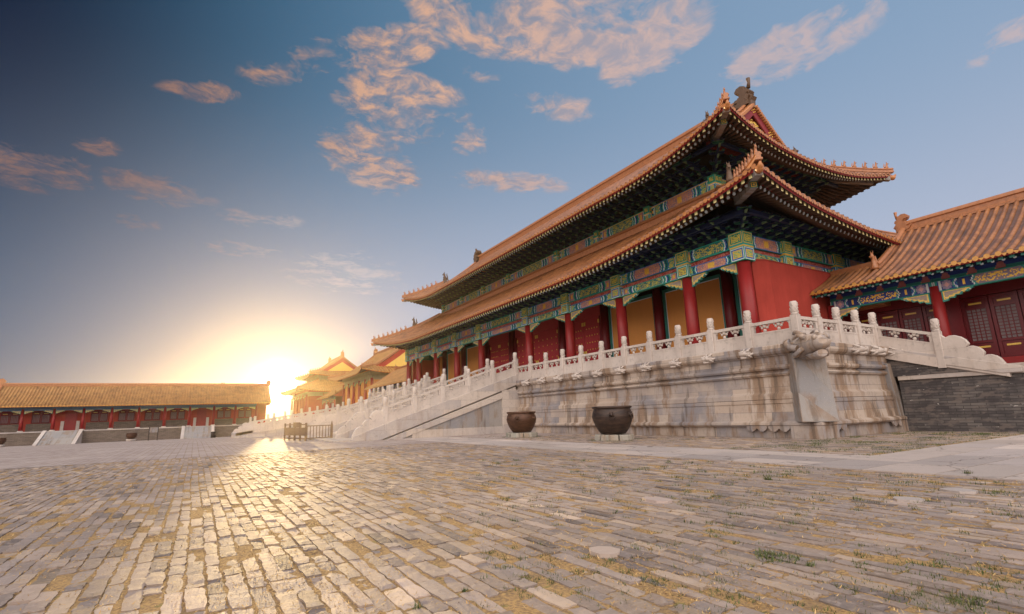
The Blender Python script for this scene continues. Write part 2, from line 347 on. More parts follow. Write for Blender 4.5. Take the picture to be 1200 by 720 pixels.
# ------------------------------------------------------------------ roofs
class Roof:
    def __init__(s, x0, x1, y0, y1, z0, a, b, U=0., L=10., F=0., hip=True, ends=(0, 1, 2, 3)):
        s.x0, s.x1, s.y0, s.y1, s.z0, s.a, s.b, s.U, s.L, s.F, s.hip = x0, x1, y0, y1, z0, a, b, U, L, F, hip
    def prof(s, d): return s.a*d+s.b*d*d
    def along(s, side):
        return (s.y0, s.y1) if side in (0, 2) else (s.x0, s.x1)
    def pt(s, side, t, d, dz=0.0):
        lo, hi = s.along(side); a = min(t-lo, hi-t); m = max(a, d, 0)
        z = s.z0+s.prof(d)+dz
        x, y = {0: (s.x0+d, t), 1: (t, s.y0+d), 2: (s.x1-d, t), 3: (t, s.y1-d)}[side]
        if s.hip:
            z += s.U*max(0, 1-m/s.L)**2
            g = s.F*max(0, 1-m/5.0)**2
            if g:
                x += -g if x < (s.x0+s.x1)/2 else g; y += -g if y < (s.y0+s.y1)/2 else g
        return Vector((x, y, z))
    def tiles(s, mb, side, dmax, sp=.34, r=.085, nseg=8, narc=4, uvx=0, t0=None, t1=None, cap=1, sheet=True):
        lo, hi = s.along(side); lo = lo if t0 is None else t0; hi = hi if t1 is None else t1
        n = max(1, int(round((hi-lo)/sp))); sp = (hi-lo)/n; mb.useuv = True
        for i in range(n):
            t = lo+(i+.5)*sp; D = dmax(t)
            if D <= .15: continue
            ns = max(2, int(math.ceil(nseg*D/8))+1); rings = []; dist = [0.0]
            ds = [D*j/ns for j in range(ns+1)]
            C = [s.pt(side, t, d) for d in ds]
            al = Vector((0, 1, 0)) if side in (0, 2) else Vector((1, 0, 0))
            for j in range(ns): dist.append(dist[-1]+(C[j+1]-C[j]).length)
            base = len(mb.v)
            for j in range(ns+1):
                T_ = (C[min(j+1, ns)]-C[max(j-1, 0)]).normalized(); N = T_.cross(al).normalized()
                if N.z < 0: N = -N
                for k in range(narc+1):
                    th = math.pi*k/narc; mb.v.append(tuple(C[j]+al*(r*math.cos(th))+N*(r*1.15*math.sin(th)+.01)))
            w = narc+1
            for j in range(ns):
                for k in range(narc):
                    a, b2 = base+j*w+k, base+(j+1)*w+k
                    mb.face((a, a+1, b2+1, b2), 0, (1, 1, 1), ((i+uvx, dist[j]), (i+uvx, dist[j]), (i+uvx, dist[j+1]), (i+uvx, dist[j+1])), True)
            if cap:   # round eave-end disc hanging at the front
                o = C[0]; dirn = (C[0]-C[1]); dirn.z = 0; dirn.normalize(); o = o+dirn*.03+Vector((0, 0, -.01)); nb = len(mb.v); K = 8
                for k in range(K):
                    th = 2*math.pi*k/K; mb.v.append(tuple(o+al*(r*1.2*math.cos(th))+Vector((0, 0, r*1.2*math.sin(th)))))
                mb.face([nb+k for k in range(K)], 1)
                # drip tile between rows
                q0 = s.pt(side, t+sp*.5-.11, 0, -.02); q1 = s.pt(side, t+sp*.5+.11, 0, -.02); q2 = s.pt(side, t+sp*.5, 0, -.15)
                nb = len(mb.v); mb.v += [tuple(q0+dirn*.02), tuple(q1+dirn*.02), tuple(q2+dirn*.02)]; mb.face((nb, nb+1, nb+2), 1)
        if sheet:
            cols = sorted(set([lo+(hi-lo)*i/40 for i in range(41)]))
            G = [[s.pt(side, t, dmax(t)*j/8) for j in range(9)] for t in cols]
            for i in range(len(cols)-1):
                for j in range(8):
                    u = cols[i]/sp; mb.quad(G[i][j], G[i+1][j], G[i+1][j+1], G[i][j+1], 2, (1, 1, 1), ((u+.5, j*.5), (u+.5, j*.5), (u+.5, j*.5+.5), (u+.5, j*.5+.5)), True)
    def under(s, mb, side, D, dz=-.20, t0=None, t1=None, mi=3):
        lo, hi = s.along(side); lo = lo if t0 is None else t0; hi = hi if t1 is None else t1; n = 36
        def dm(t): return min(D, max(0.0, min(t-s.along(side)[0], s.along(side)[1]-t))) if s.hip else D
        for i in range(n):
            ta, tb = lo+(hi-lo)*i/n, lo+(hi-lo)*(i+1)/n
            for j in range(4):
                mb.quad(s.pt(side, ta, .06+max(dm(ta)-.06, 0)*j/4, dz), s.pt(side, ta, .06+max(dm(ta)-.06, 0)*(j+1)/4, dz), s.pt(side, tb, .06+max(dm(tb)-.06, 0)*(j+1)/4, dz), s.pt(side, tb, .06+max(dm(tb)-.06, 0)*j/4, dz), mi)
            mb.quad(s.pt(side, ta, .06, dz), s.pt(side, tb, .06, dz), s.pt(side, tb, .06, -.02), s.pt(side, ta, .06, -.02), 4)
    def rafters(s, mb, side, D, din, sp=.36, t0=None, t1=None, flying=1.25, A0=None, rr=.085, off=.22):
        """mats 0 rafter, 1 round end, 2 square end"""
        lo, hi = s.along(side); L0, L1 = lo, hi; lo = lo+.35 if t0 is None else t0; hi = hi-.35 if t1 is None else t1
        n = int((hi-lo)/sp); A0 = A0 or din+3.2
        for i in range(n+1):
            t = lo+(hi-lo)*i/n; a = min(t-L0, L1-t) if s.hip else 99; sg = 1 if (t-L0) < (L1-t) else -1
            tin = t
            if s.hip and a < A0: ain = din+a*(A0-din)/A0; tin = (L0+ain) if sg > 0 else (L1-ain)
            def P(f, dz):                       # f: distance from eave
                q = 1-(din-f)/din; return s.pt(side, t+(tin-t)*max(0, min(1, f/din)), f, dz)
            al = Vector((0, 1, 0)) if side in (0, 2) else Vector((1, 0, 0))
            # square flying rafter
            w, h = .080, .085; pa, pb = P(.16, -off-.06), P(flying, -off-.06)
            pr = [pa-al*w+Vector((0, 0, -h)), pa+al*w+Vector((0, 0, -h)), pb+al*w+Vector((0, 0, -h)), pb-al*w+Vector((0, 0, -h)),
                  pa-al*w+Vector((0, 0, h)), pa+al*w+Vector((0, 0, h)), pb+al*w+Vector((0, 0, h)), pb-al*w+Vector((0, 0, h))]
            nb = len(mb.f); mb.hexa(pr, 0); mb.mi[nb+2] = 2
            # round rafter
            p0, p1 = P(flying-.42, -off-.22), P(din, -off-.20); ax = (p1-p0).normalized(); K = 6
            v_ = ax.cross(al).normalized(); rings = [[q+al*(rr*math.cos(2*math.pi*k/K))+v_*(rr*math.sin(2*math.pi*k/K)) for k in range(K)] for q in (p0, p1)]
            nb = len(mb.f); mb.sweep(rings, 0, True, True, True); mb.mi[nb+K] = 1; mb.sm[nb+K] = False
        # small batten between the two rafter layers
        k = 40; a0, a1 = (lo, hi)
        for i in range(k):
            ta, tb = a0+(a1-a0)*i/k, a0+(a1-a0)*(i+1)/k
            mb.quad(s.pt(side, ta, flying-.5, -off-.14), s.pt(side, tb, flying-.5, -off-.14), s.pt(side, tb, flying-.5, -off-.02), s.pt(side, ta, flying-.5, -off-.02), 3)
    def hipline(s, corner, d0, d1, n=14, dz=0.0, ext=0.0):
        out = []
        for i in range(n+1):
            d = d0+(d1-d0)*i/n
            m = max(d, 0); g = s.F*max(0, 1-m/5.0)**2; z = s.z0+s.prof(m)+s.U*max(0, 1-m/s.L)**2+dz
            if d < 0: z += -d*.25
            x = s.x0+d-g if corner[0] < 0 else s.x1-d+g; y = s.y0+d-g if corner[1] < 0 else s.y1-d+g
            out.append(Vector((x, y, z)))
        return out

def ridge_sweep(mb, path, w=.20, h=.42, mi=0, sub=True):
    """moulded ridge: wide foot, waist, round cap"""
    pf = [(-w, 0), (w, 0), (w, h*.18), (w*.62, h*.26), (w*.62, h*.60), (w*.95, h*.68), (w*.8, h*.80), (w*.42, h), (-w*.42, h), (-w*.8, h*.80), (-w*.95, h*.68), (-w*.62, h*.60), (-w*.62, h*.26), (-w, h*.18)]
    rings = []
    for i, p in enumerate(path):
        t = (path[min(i+1, len(path)-1)]-path[max(i-1, 0)]); t2 = Vector((t.x, t.y, 0)).normalized(); sd = Vector((t2.y, -t2.x, 0))
        rings.append([p+sd*a+Vector((0, 0, b)) for a, b in pf])
    mb.sweep(rings, mi)

def beast_mesh(sz=.5):
    mb = MB()   # small seated guardian facing -X
    mb.sweep([[( .20*sz*0+cx+0.0, r*math.cos(a)*.8, z+r*math.sin(a)*0) if False else (cx+r*math.cos(a), r*.75*math.sin(a), z) for a in [2*math.pi*k/7 for k in range(7)]]
              for cx, z, r in ((0, 0, .30*sz), (0, .15*sz, .28*sz), (-.03*sz, .45*sz, .19*sz), (-.08*sz, .68*sz, .13*sz), (-.12*sz, .80*sz, .17*sz), (-.14*sz, .98*sz, .10*sz), (-.12*sz, 1.08*sz, .03*sz))], 0, sm=True)
    mb.sweep([[(x, .09*sz*math.cos(a), z+.07*sz*math.sin(a)) for a in [2*math.pi*k/6 for k in range(6)]] for x, z in ((-.12*sz, .86*sz), (-.36*sz, .80*sz))], 0, sm=True)
    mb.tube([(.22*sz, 0, .1*sz), (.36*sz, 0, .4*sz), (.26*sz, 0, .75*sz), (.30*sz, 0, .95*sz)], [.10*sz, .09*sz, .07*sz, .02*sz], 5)
    mb.tube([(-.14*sz, .05*sz, .95*sz), (-.06*sz, .07*sz, 1.22*sz)], [.04*sz, .01*sz], 4); mb.tube([(-.14*sz, -.05*sz, .95*sz), (-.06*sz, -.07*sz, 1.22*sz)], [.04*sz, .01*sz], 4)
    return mb
def chiwen(mb, base, fy, sz, mi=0):
    """ridge-end dragon: gaping head biting the ridge, curling tail and sword hilt. fy=+1: mouth looks to +Y"""
    pol = [(-.55, 0), (.35, 0), (.62, .12), (.74, .30), (.50, .36), (.34, .46), (.62, .52), (.72, .62), (.52, .74), (.30, .72), (.18, .82), (.10, 1.02), (.22, 1.18), (.42, 1.22), (.46, 1.36), (.30, 1.52), (.02, 1.56),
           (-.26, 1.42), (-.40, 1.18), (-.52, 1.12), (-.60, .98), (-.50, .86), (-.60, .72), (-.72, .60), (-.58, .42)]
    def f(a, b, t): return (base[0]+t, base[1]+fy*a*sz*.9, base[2]+b*sz)
    mb.prism(pol, f, -.22*sz, .22*sz, mi)
    inner = [(a*.78-.02, .22+b*.76) for a, b in pol]; mb.prism(inner, f, -.34*sz, .34*sz, mi)
    mb.tube([(base[0], base[1]-fy*.34*sz, base[2]+1.3*sz), (base[0], base[1]-fy*.42*sz, base[2]+1.62*sz), (base[0], base[1]-fy*.40*sz, base[2]+1.88*sz)], [.12*sz, .08*sz, .12*sz], 7, mi)
    for sx in (-1, 1):
        mb.ball((base[0]+sx*.24*sz, base[1]+fy*.18*sz, base[2]+.80*sz), .09*sz, mi)
        mb.tube([(base[0]+sx*.22*sz, base[1]-fy*.05*sz, base[2]+.25*sz), (base[0]+sx*.30*sz, base[1]-fy*.3*sz, base[2]+.5*sz), (base[0]+sx*.26*sz, base[1]-fy*.2*sz, base[2]+.85*sz), (base[0]+sx*.27*sz, base[1]+fy*.05*sz, base[2]+1.15*sz)], [.09*sz, .08*sz, .06*sz, .03*sz], 6, mi)

# ------------------------------------------------------------------ painted beams
TEAL, GREEN, BLUE, NAVY, PINK, GOLD, WHITE, REDP, YEL = (.03, .33, .28), (.01, .21, .14), (.03, .15, .40), (.012, .03, .12), (.52, .22, .18), (.74, .45, .07), (.66, .70, .66), (.42, .03, .025), (.56, .48, .09)
def scroll(u, v, k=1.0):
    return math.sin(u*23*k+3*math.sin(v*19))*math.sin(v*27+2.5*math.sin(u*17*k))
def beamcol(u, v, W, Hh, kind):
    e = .085*Hh
    if v < e*.6 or v > Hh-e*.6: return TEAL if kind % 2 else BLUE
    if v < e*1.2 or v > Hh-e*1.2: return GOLD
    c = abs(u-W/2); m = W/2; vv = abs(v/Hh-.5)
    z = .10*(0.5-vv)*2*min(1, W/3)
    panel = .40*m if kind < 2 else .55*m
    if c < panel+z:
        if c > panel+z-.05: return WHITE
        if c > panel+z-.12: return BLUE if kind % 2 == 0 else TEAL
        if kind % 2 == 0:
            if c < .20 and vv < .28: return GOLD if (c*c+(vv*Hh)**2) < .028 or scroll(u*3, v*3) > 0 else (.66, .30, .10)
            s_ = scroll(u, v); return (.60, .36, .22) if s_ > .42 else (PINK if s_ > -.55 else (.20, .22, .30))
        if vv > .36: return GREEN
        s_ = scroll(u*1.1, v*1.3, 1.3); return YEL if s_ > .05 else ((.05, .20, .16) if s_ > -.6 else (.03, .09, .22))
    c2 = c+z-panel
    if c < .62*m+z*.6 if kind < 2 else c < .70*m:
        k = int((c-z*1.0)*13) % 5
        return (TEAL, WHITE, BLUE, NAVY, GREEN)[k] if kind % 2 else (BLUE, WHITE, TEAL, NAVY, GREEN)[k]
    if c < .80*m:
        s_ = scroll(u*1.3+4, v*1.3); q = abs(c-.71*m)
        if q > .075*m: return NAVY
        if kind % 2: return GOLD if (q < .09 and vv < .25) else (PINK if s_ > -.2 else (.30, .30, .40))
        return YEL if s_ > 0 else TEAL
    if c < .95*m:
        q = max(abs(c-.875*m)/(.07*m+1e-6), vv/.40)
        return (WHITE if q > .86 else BLUE if q > .62 else WHITE if q > .5 else TEAL if q > .28 else GOLD) if kind % 2 else (WHITE if q > .86 else TEAL if q > .62 else WHITE if q > .5 else NAVY if q > .28 else GOLD)
    k = int((c-.95*m)*22) % 3; return (NAVY, WHITE, TEAL)[k]
_pc = {}
def painted(W, Hh, kind, depth=.25, cell=.045, fn=beamcol, low=GREEN):
    key = (round(W, 2), round(Hh, 2), kind, depth, fn.__name__)
    if key in _pc: return _pc[key]
    mb = MB(); mb.usecol = True; nx = max(4, int(W/cell)); ny = max(3, int(Hh/cell)); base = len(mb.v)
    for j in range(ny+1):
        for i in range(nx+1): mb.v.append((-W/2+W*i/nx, 0, Hh*j/ny))
    for j in range(ny):
        for i in range(nx):
            a = base+j*(nx+1)+i; mb.face((a, a+1, a+nx+2, a+nx+1), 0, fn(W*(i+.5)/nx, Hh*(j+.5)/ny, W, Hh, kind))
    x = W/2
    mb.quad((-x, 0, 0), (-x, depth, 0), (x, depth, 0), (x, 0, 0), 0, low); mb.quad((-x, 0, Hh), (x, 0, Hh), (x, depth, Hh), (-x, depth, Hh), 0, NAVY)
    mb.quad((-x, 0, 0), (-x, 0, Hh), (-x, depth, Hh), (-x, depth, 0), 0, low); mb.quad((x, 0, 0), (x, depth, 0), (x, depth, Hh), (x, 0, Hh), 0, low)
    mb.quad((x, depth, 0), (-x, depth, 0), (-x, depth, Hh), (x, depth, Hh), 0, low)
    _pc[key] = mb.mesh('painted_beam', M['paint']); return _pc[key]
def capcol(u, v, W, Hh, kind):
    q = max(abs(u-W/2)/(W/2), abs(v-Hh/2)/(Hh/2)*.98)
    a, b = (TEAL, BLUE) if kind % 2 else (NAVY, TEAL)
    vz = v/Hh; cu = abs(u-W/2)/(W/2)
    if .46 < vz < .52: return GOLD
    if .52 <= vz < .56: return TEAL
    lz = (vz-.56)/.44 if vz > .56 else vz/.46; q = max(cu, abs(lz-.5)*2); w_ = math.sin(cu*9+lz*6)
    if q > .90: return (.04, .30, .22)
    if q > .82: return GOLD if vz > .56 else WHITE
    if q > .60: return ((.02, .22, .12) if w_ > 0 else (.04, .34, .22)) if vz > .56 else b
    if q > .52: return GOLD
    return YEL if scroll(u*2, v*2) > -.3 else (GREEN if vz > .56 else a)
def redboard(u, v, W, Hh, kind):
    if abs(math.sin(u*4.2)) < .09: return REDP
    return (.50, .16, .12) if scroll(u, v) > -.1 else (.33, .045, .04)
def queti_mesh(L=1.35, hh=.60):
    mb = MB(); mb.usecol = True
    pol = [(0, 0), (0, -hh), (.16*L, -hh*.95), (.22*L, -hh*.72), (.38*L, -hh*.78), (.44*L, -hh*.52), (.60*L, -hh*.56), (.66*L, -hh*.34), (.82*L, -hh*.36), (.88*L, -hh*.16), (L, -hh*.12), (L, 0)]
    mb.prism(pol, lambda a, b, t: (a, t, b), -.07, .07, 0, (.05, .25, .20))
    inn = [(.05*L+a*.84, -.03*hh+b*.80) for a, b in pol]; mb.prism(inn, lambda a, b, t: (a, t, b), -.078, .078, 0, (.72, .50, .12))
    inn = [(.10*L+a*.62, -.10*hh+b*.50) for a, b in pol]; mb.prism(inn, lambda a, b, t: (a, t, b), -.086, .086, 0, (.34, .27, .22))
    rg = random.Random(4)
    for k in range(64):
        x = rg.uniform(.05, .92)*L; z = -hh*rg.uniform(.06, .86)*(1-x/L*.85); c = rg.choice((GOLD, GOLD, WHITE, TEAL, (.55, .20, .12), (.10, .14, .20)))
        n0 = len(mb.f); mb.ball((x, 0, z), .045, 0, 6, 4, True, (1, 2.1, 1))
        for i in range(n0, len(mb.f)): mb.col[i] = c
    return mb.mesh('brace', M['paint'])

def bracket_mesh(out, hgt, steps, width=.62):
    """dougong set: stepped arms reaching out (-Y local) with cross arms, blocks and gold edges"""
    mb = MB()
    mb.hexa([(-.14, -.14, 0), (.14, -.14, 0), (.14, .14, 0), (-.14, .14, 0), (-.2, -.2, .16), (.2, -.2, .16), (.2, .2, .16), (-.2, .2, .16)], 1)
    dz = (hgt-.16)/steps
    for k in range(steps+1):
        y = -out*k/steps; z = .16+dz*max(0, k-.0)*(.94)
        if k < steps:
            mb.box(-.055, .055, y-out/steps-.12, .1, z, z+dz*.62, 0)                         # reaching arm
            mb.hexa([(-.05, y-out/steps-.34, z+dz*.05), (.05, y-out/steps-.34, z+dz*.05), (.05, y-out/steps-.1, z-.04), (-.05, y-out/steps-.1, z-.04),
                     (-.05, y-out/steps-.36, z+dz*.16), (.05, y-out/steps-.36, z+dz*.16), (.05, y-out/steps-.1, z+dz*.5), (-.05, y-out/steps-.1, z+dz*.5)], 2)  # beak tip
        w = width*(.5 if k % 2 else .68)
        pol = [(-w, dz*.62), (-w, dz*.30), (-w*.72, .02), (w*.72, .02), (w, dz*.30), (w, dz*.62)]
        mb.prism(pol, lambda a, b, t, y=y, z=z: (a, y+t, z+b), -.055, .055, 1 if k % 2 else 0)
        mb.prism([(a*1.0, b-.018 if b < dz*.5 else b) for a, b in pol][0:0] or [(-w*1.0, dz*.62), (-w*1.0, dz*.52), (w*1.0, dz*.52), (w*1.0, dz*.62)], lambda a, b, t, y=y, z=z: (a, y+t, z+b), -.062, -.056, 2)
        for x in (-w*.86, 0, w*.86):
            mb.hexa([(x-.06, y-.06, z+dz*.62), (x+.06, y-.06, z+dz*.62), (x+.06, y+.06, z+dz*.62), (x-.06, y+.06, z+dz*.62), (x-.09, y-.09, z+dz*.86), (x+.09, y-.09, z+dz*.86), (x+.09, y+.09, z+dz*.86), (x-.09, y+.09, z+dz*.86)], 0 if k % 2 else 1)
    return mb.mesh('bracket_set', [M['navy'], M['green'], M['greenline']])

def column(name, x, y, z0, z1, r, parent, mat='red', base=True, n=16):
    mb = MB(); mb.lathe([(r*1.02, 0), (r, (z1-z0)*.4), (r*.93, z1-z0)], (x, y, z0+(.16 if base else 0)), n)
    o = mb.build(name, M[mat], parent)
    if base:
        b2 = MB(); b2.lathe([(r*1.6, 0), (r*1.6, .05), (r*1.35, .12), (r*1.15, .16)], (x, y, z0), n); b2.build('column_base', M['marble'], o)
    return o

# ------------------------------------------------------------------ MAIN HALL
ZF = 3.45; XC, YC = 22.5, 14.8
BAYY = [14.8, 18.2, 23.55, 28.9, 34.25, 42.45, 47.8, 53.15, 58.5, 61.9]
BAYX = [22.5, 25.9, 30.9, 35.9, 40.4]
hall = thing('gate_hall', (30.6, 38.35, ZF), 'grand red hall with two tiers of upswept orange tiled eaves on the marble terrace', 'hall')
for y in BAYY: column('column', XC, y, ZF, 8.3, .34, hall)
for x in BAYX[1:]:
    if x > 26.5: column('column', x, YC, ZF, 8.3, .34, hall)
    column('column', x, BAYY[-1], ZF, 8.3, .34, hall)
for y in BAYY[1:-1]:
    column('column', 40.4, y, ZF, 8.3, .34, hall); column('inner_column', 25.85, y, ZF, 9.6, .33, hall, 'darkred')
# front wall line at X=25.9
def panel_bay(y0, y1, kind):
    a, b = y0+.36, y1-.36
    if kind == 'ochre':
        mb = MB(); mb.box(26.0, 26.1, a+.22, b-.22, ZF+.9, 8.75); o = mb.build('ochre_panel', M['ochre'], hall)
        t = MB()
        for (p, q, z0, z1) in ((a, a+.20, ZF, 8.95), (b-.20, b, ZF, 8.95), (a+.2, b-.2, 8.75, 8.95), (a+.2, b-.2, ZF+.7, ZF+.9)): t.box(25.93, 26.08, p, q, z0, z1)
        t.build('panel_frame', M['teal'], o)
        w = MB()
        for (p, q, z0, z1) in ((a+.2, a+.245, ZF+.9, 8.75), (b-.245, b-.2, ZF+.9, 8.75), (a+.2, b-.2, 8.705, 8.75)): w.box(25.98, 26.02, p, q, z0, z1)
        w.build('white_line', M['white'], o)
    else:
        mb = MB(); mb.box(26.0, 26.1, a, b, 8.4, 9.3); o = mb.build('door_lintel', M['door'], hall)
        for (p, q) in ((a, a+.34), (b-.34, b)):
            j = MB(); j.box(25.88, 26.1, p, q, ZF, 8.4); j.build('door_jamb', M['darkred'], hall)
        mid = (a+b)/2; leafs = [(a+.36, mid-.01), (mid+.01, b-.36)]
        for (p, q) in leafs:
            d = MB(); d.box(25.98, 26.08, p, q, ZF+.1, 8.38); dd = d.build('door', M['redwall'] if False else M['door'], hall)
            for zz in (ZF+.6, 5.6, 7.9):
                for (e0, e1) in ((p+.02, p+.22), (q-.22, q-.02)): h = MB(); h.box(25.955, 25.985, e0, e1, zz, zz+.28); h.build('gilt_hinge_plate', M['gold'], dd)
            k = MB()
            for zz in np.linspace(4.3, 7.6, 7):
                for yy in np.linspace(p+.35, q-.35, 5): k.ball((25.97, yy, zz), .055, 0, 6, 3)
            k.build('door_stud', M['gold'], dd)
for i in range(9): panel_bay(BAYY[i], BAYY[i+1], 'door' if 3 <= i <= 5 else 'ochre')
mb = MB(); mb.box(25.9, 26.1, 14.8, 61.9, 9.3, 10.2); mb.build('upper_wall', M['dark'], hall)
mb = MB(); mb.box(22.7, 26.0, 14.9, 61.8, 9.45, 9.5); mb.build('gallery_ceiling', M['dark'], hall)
# plaster end walls, thick and chamfered at the corner
for (ya, yb, sg) in ((14.25, 15.1, -1), (61.6, 62.45, 1)):
    mb = MB(); yo = ya if sg < 0 else yb; yi = yb if sg < 0 else ya; bt = .06*sg
    xs = (22.98, 23.75, 39.1, 39.9)
    def ring(z, tt): return [(xs[0], yi, z), (xs[0], yo-sg*.42+tt*sg*.3, z), (xs[1]-.05, yo+tt*sg, z), (xs[2], yo+tt*sg, z), (xs[3], yo-sg*.42+tt*sg*.3, z), (xs[3], yi, z)]
    mb.sweep([ring(ZF, .08), ring(8.22, -.02)], 0); o = mb.build('plaster_wall', M['redwall'], hall)
    t = MB(); t.sweep([ring(8.22, .0), ring(8.36, -.16)], 0); t.build('wall_coping', M['redwall'], o)
    t = MB(); t.sweep([[(a-.04 if a < 30 else a+.04, b+sg*.05, z) for a, b, z in ring(zz, .08)] for zz in (ZF, ZF+.9)], 0); t.build('wall_base', M['stair'], o)
mb = MB(); mb.box(40.2, 40.4, 15, 61.7, ZF, 9.3); mb.build('rear_wall', M['redwall'], hall)
# painted beams and caps
QT = queti_mesh()
def facade(p0, p1, zs, fixed, side, i, par=hall, braces=True, proud=.34):
    """side 0: beam along Y at X=fixed facing -X; 1: along X at Y=fixed facing -Y; 2,3 the far ones"""
    W = p1-p0; c = (p0+p1)/2
    for (z0, hgt, kd, fn, pr) in zs:
        k = (kd+i) % 2 + (2 if W < 4 else 0)
        me = painted(W-.02, hgt, k, .3, fn=fn); pr = pr*proud/.34
        loc, rz = {0: ((fixed-pr, c, z0), -math.pi/2), 1: ((c, fixed-pr, z0), 0), 2: ((fixed+pr, c, z0), math.pi/2), 3: ((c, fixed+pr, z0), math.pi)}[side]
        inst('painted_beam' if fn is beamcol else 'beam_board', me, par, loc, rz)
ZS = [(8.20, .47, 0, beamcol, .20), (8.67, .22, 0, redboard, .12), (8.89, .66, 1, beamcol, .27)]
def colcap(x, y, z0, z1, rz, i, par=hall, w=.78, d=.80):
    key = ('head', round(w, 2), round(d, 2), round(z1-z0, 2), i % 2)
    if key not in _pc:
        hb = MB(); hb.usecol = True; hz = z1-z0
        for (ox, oy, ux, uy, ww) in ((-w/2, -d/2, 1, 0, w), (w/2, -d/2, 0, 1, d), (w/2, d/2, -1, 0, w), (-w/2, d/2, 0, -1, d)):
            nx, nz_ = int(ww/.035), int(hz/.035)
            for a in range(nx):
                for c in range(nz_):
                    P_ = lambda q, r: (ox+ux*ww*q/nx, oy+uy*ww*q/nx, hz*r/nz_)
                    hb.quad(P_(a, c), P_(a+1, c), P_(a+1, c+1), P_(a, c+1), 0, capcol(ww*(a+.5)/nx, hz*(c+.5)/nz_, ww, hz, i))
        hb.quad((-w/2, -d/2, 0), (-w/2, d/2, 0), (w/2, d/2, 0), (w/2, -d/2, 0), 0, GREEN); hb.quad((-w/2, -d/2, hz), (w/2, -d/2, hz), (w/2, d/2, hz), (-w/2, d/2, hz), 0, GREEN)
        _pc[key] = hb.mesh('column_head', M['paint'])
    inst('column_head', _pc[key], par, Vector((x, y, z0)), rz)
for i in range(9): facade(BAYY[i], BAYY[i+1], ZS, XC, 0, i); facade(BAYY[i], BAYY[i+1], ZS, 40.4, 2, i)
for i in range(4): facade(BAYX[i], BAYX[i+1], ZS, YC, 1, i+1); facade(BAYX[i], BAYX[i+1], ZS, BAYY[-1], 3, i)
for i, y in enumerate(BAYY): colcap(XC, y, 8.16, 9.62, -math.pi/2, i+1)
for i, x in enumerate(BAYX[1:]): colcap(x, YC, 8.18, 9.60, 0, i)
for i, y in enumerate(BAYY):
    for s_ in (-1, 1):
        if (i == 0 and s_ < 0) or (i == 9 and s_ > 0): continue
        short = (i == 0) or (i == 9) or (i == 1 and s_ < 0) or (i == 8 and s_ > 0)
        o = inst('corbel_brace', QT, hall, (XC-.02, y+s_*.30, 8.20), -math.pi/2 if s_ < 0 else math.pi/2, (.75 if short else 1, 1, 1))
# upper band
ZU = [(14.05, .85, 1, beamcol, .10)]
for i in range(9): facade(BAYY[i] if i else 18.2-3.4+3.4, BAYY[i+1], ZU, 25.9, 0, i) if 0 < i < 8 else None
for i in range(1, 3): facade(BAYX[i], BAYX[i+1], ZU, 18.2, 1, i)
for i in range(1, 9): colcap(25.9, BAYY[i], 13.9, 14.95, -math.pi/2, i, hall, .5, .7)
mb = MB()
mb.box(26.0, 35.2, 18.3, 58.4, 9.5, 16.6); mb.build('upper_storey_wall', M['dark'], hall)
# --- roofs
lower = Roof(19.25, 43.7, 11.55, 65.15, 9.50, .45, .024, 1.40, 15., .38)
upper = Roof(22.2, 39.0, 14.5, 62.2, 15.22, .53, .0215, 1.15, 8.5, .35)
DL = 6.25; DU = 8.4; G = 3.75
def dmL(side):
    lo, hi = lower.along(side); return lambda t: max(0, min(DL, t-lo, hi-t))
def dmU(side):
    lo, hi = upper.along(side)
    if side in (0, 2): return lambda t: (max(0, min(t-lo, hi-t)) if min(t-lo, hi-t) < G else DU)
    return lambda t: max(0, min(G+.05, t-lo, hi-t))
def roof_obj(name, roof, dm, par, mats, tops, sp=.34, sides=(0, 1, 2, 3), coarse=(2,), D=None, **kw):
    mb = MB()
    for s_ in sides:
        c = s_ in coarse; roof.tiles(mb, s_, dm(s_), sp*(2.5 if c else 1), .085*(2.5 if c else sp/.34), nseg=(6 if c else 9), uvx=s_*1000, cap=0 if c else 1)
        roof.under(mb, s_, D or 3.2, t0=None)
    return mb.build(name, mats, par)
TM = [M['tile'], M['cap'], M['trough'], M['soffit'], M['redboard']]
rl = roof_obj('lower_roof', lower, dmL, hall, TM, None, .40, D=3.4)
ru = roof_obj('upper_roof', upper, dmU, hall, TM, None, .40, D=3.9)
for rf, nm, din, par in ((lower, 'eave_rafters', 1.9, hall), (upper, 'eave_rafters', 2.2, hall)):
    mb = MB()
    for s_ in (0, 1, 2, 3): rf.rafters(mb, s_, 3, din, t1=(None if s_ != 2 else rf.y0+9))
    o = mb.build(nm, [M['rafter'], M['white'], M['rafterend'], M['redboard']], par, kind='stuff')
